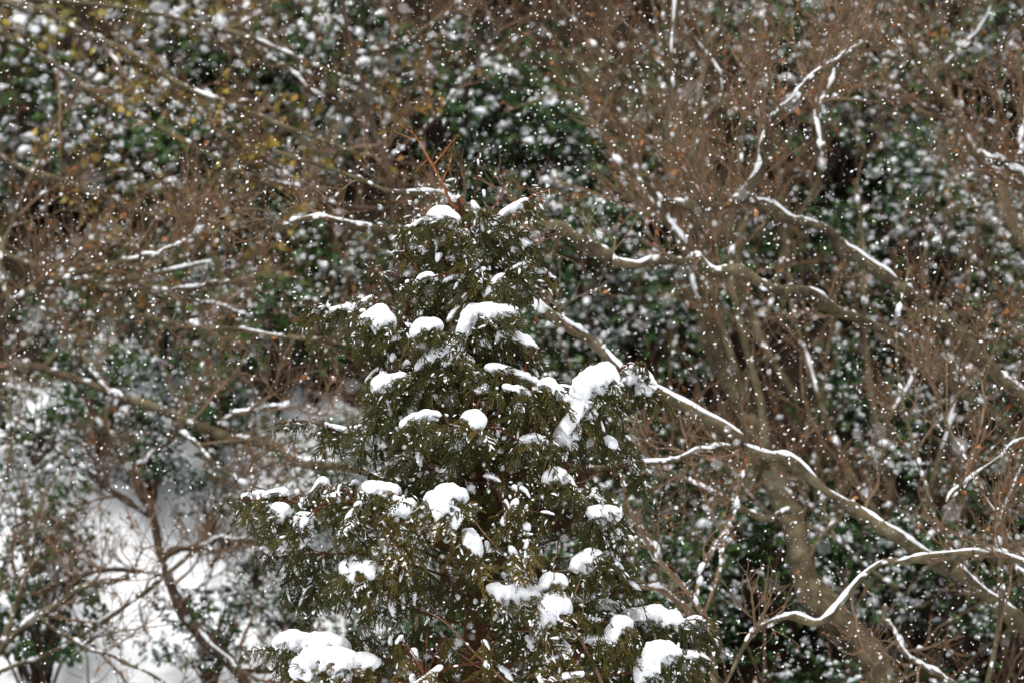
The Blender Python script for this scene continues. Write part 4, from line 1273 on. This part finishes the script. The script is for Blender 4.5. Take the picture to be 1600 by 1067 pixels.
sapling('slender bare tan sapling with many side twigs crossing the lower right of the cypress', [(1000, 1250, 5), (940, 1067, 4), (918, 1020, 3.8), (900, 988, 3.4), (862, 945, 3), (820, 900, 2.6), (790, 868, 2.3), (752, 828, 2), (735, 800, 1.3), (712, 790, 0.9)], [
    [(860, 945, 1.6), (866, 900, 1.4), (864, 880, 1.2), (876, 852, 0.8)], [(885, 970, 1.5), (897, 930, 1.3), (907, 905, 1.2), (908, 893, 1), (895, 890, 0.9), (868, 892, 0.6)], [(840, 935, 1.2), (815, 936, 1), (782, 933, 0.7)],
    [(870, 963, 1.4), (830, 960, 1.2), (786, 953, 0.8)], [(900, 1001, 1.4), (872, 1000, 1.2), (830, 988, 0.8)], [(832, 915, 1.3), (828, 890, 1.2), (826, 862, 1.1), (822, 845, 0.7)], [(900, 985, 1.4), (910, 960, 1.2), (912, 920, 0.8)],
    [(820, 905, 1.1), (790, 908, 1), (760, 906, 0.7)], [(876, 983, 1.2), (835, 985, 1), (800, 986, 0.7)], [(770, 848, 1.3), (780, 830, 1.2), (808, 806, 0.9)]], -0.62, (1015, 1600))
sapling('thin bare orange-tan sapling arching up to the left in front of the cypress trunk', [(900, 1260, 4), (820, 1100, 3.2), (775, 1050, 3), (735, 1012, 2.7), (700, 975, 2.4), (668, 955, 2), (636, 944, 1.6), (606, 939, 1)], [
    [(770, 1048, 1.6), (745, 1040, 1.4), (720, 1022, 1.2), (708, 1018, 0.8)], [(700, 974, 1), (690, 960, 0.8), (676, 948, 0.6)]], -0.55, (915, 1600))

# ------------------------------------------------------------------ falling snow, everywhere in the air
fy = np.concatenate([rng.uniform(a, b, int(d * 10 * 7 * (b - a))) for (a, b, d) in ((-15.5, -9, 14), (-9, -3.5, 30), (-3.5, 3.5, 165), (3.5, 8, 26))])
m = len(fy)
fx = rng.uniform(-5, 5, m)
fz = rng.uniform(CZ - 3.2, CZ + 3.4, m)
D = fy + 25
ok = (np.abs(fx) < 0.09 * D + 0.7) & (np.abs(fz - CZ) < 0.06 * D + 0.6) & (fz > ground_z(fx, fy) + 0.1)
fx, fy, fz = fx[ok], fy[ok], fz[ok]
m = len(fx)
sz = np.exp(rng.normal(-0.72, 0.62, m)) * 0.0034 * np.where(fy < -3.5, 1.25, 1.0)
sz = np.minimum(sz, 0.0062)
a = R(28) + rng.normal(size=m) * 0.7
ax1 = np.stack([np.cos(a), rng.normal(size=m) * 0.4, np.sin(a)], -1)
ax1 = nrm(ax1)
ax2 = nrm(np.cross(ax1, rng.normal(size=(m, 3))))
ax3 = np.cross(ax1, ax2)
oc = np.array([(1, 0, 0), (-1, 0, 0), (0, 1, 0), (0, -1, 0), (0, 0, 1), (0, 0, -1)], float)
jit = rng.uniform(0.55, 1.3, (m, 6, 1))
ocs = oc[None] * jit * np.array([1.45, 0.9, 0.6]) * sz[:, None, None]
V = np.stack([fx, fy, fz], -1)[:, None, :] + ocs[..., 0:1] * ax1[:, None] + ocs[..., 1:2] * ax2[:, None] + ocs[..., 2:3] * ax3[:, None]
F = np.array([(0, 2, 4), (2, 1, 4), (1, 3, 4), (3, 0, 4), (2, 0, 5), (1, 2, 5), (3, 1, 5), (0, 3, 5)])
fb = MB()
fb.add(V, None, (np.arange(m)[:, None, None] * 6 + F[None]).reshape(-1, 3))
fo = fb.obj('falling_snow', MAT['flake'], kind='stuff')
fo['label'] = 'falling snowflakes drifting through the air'
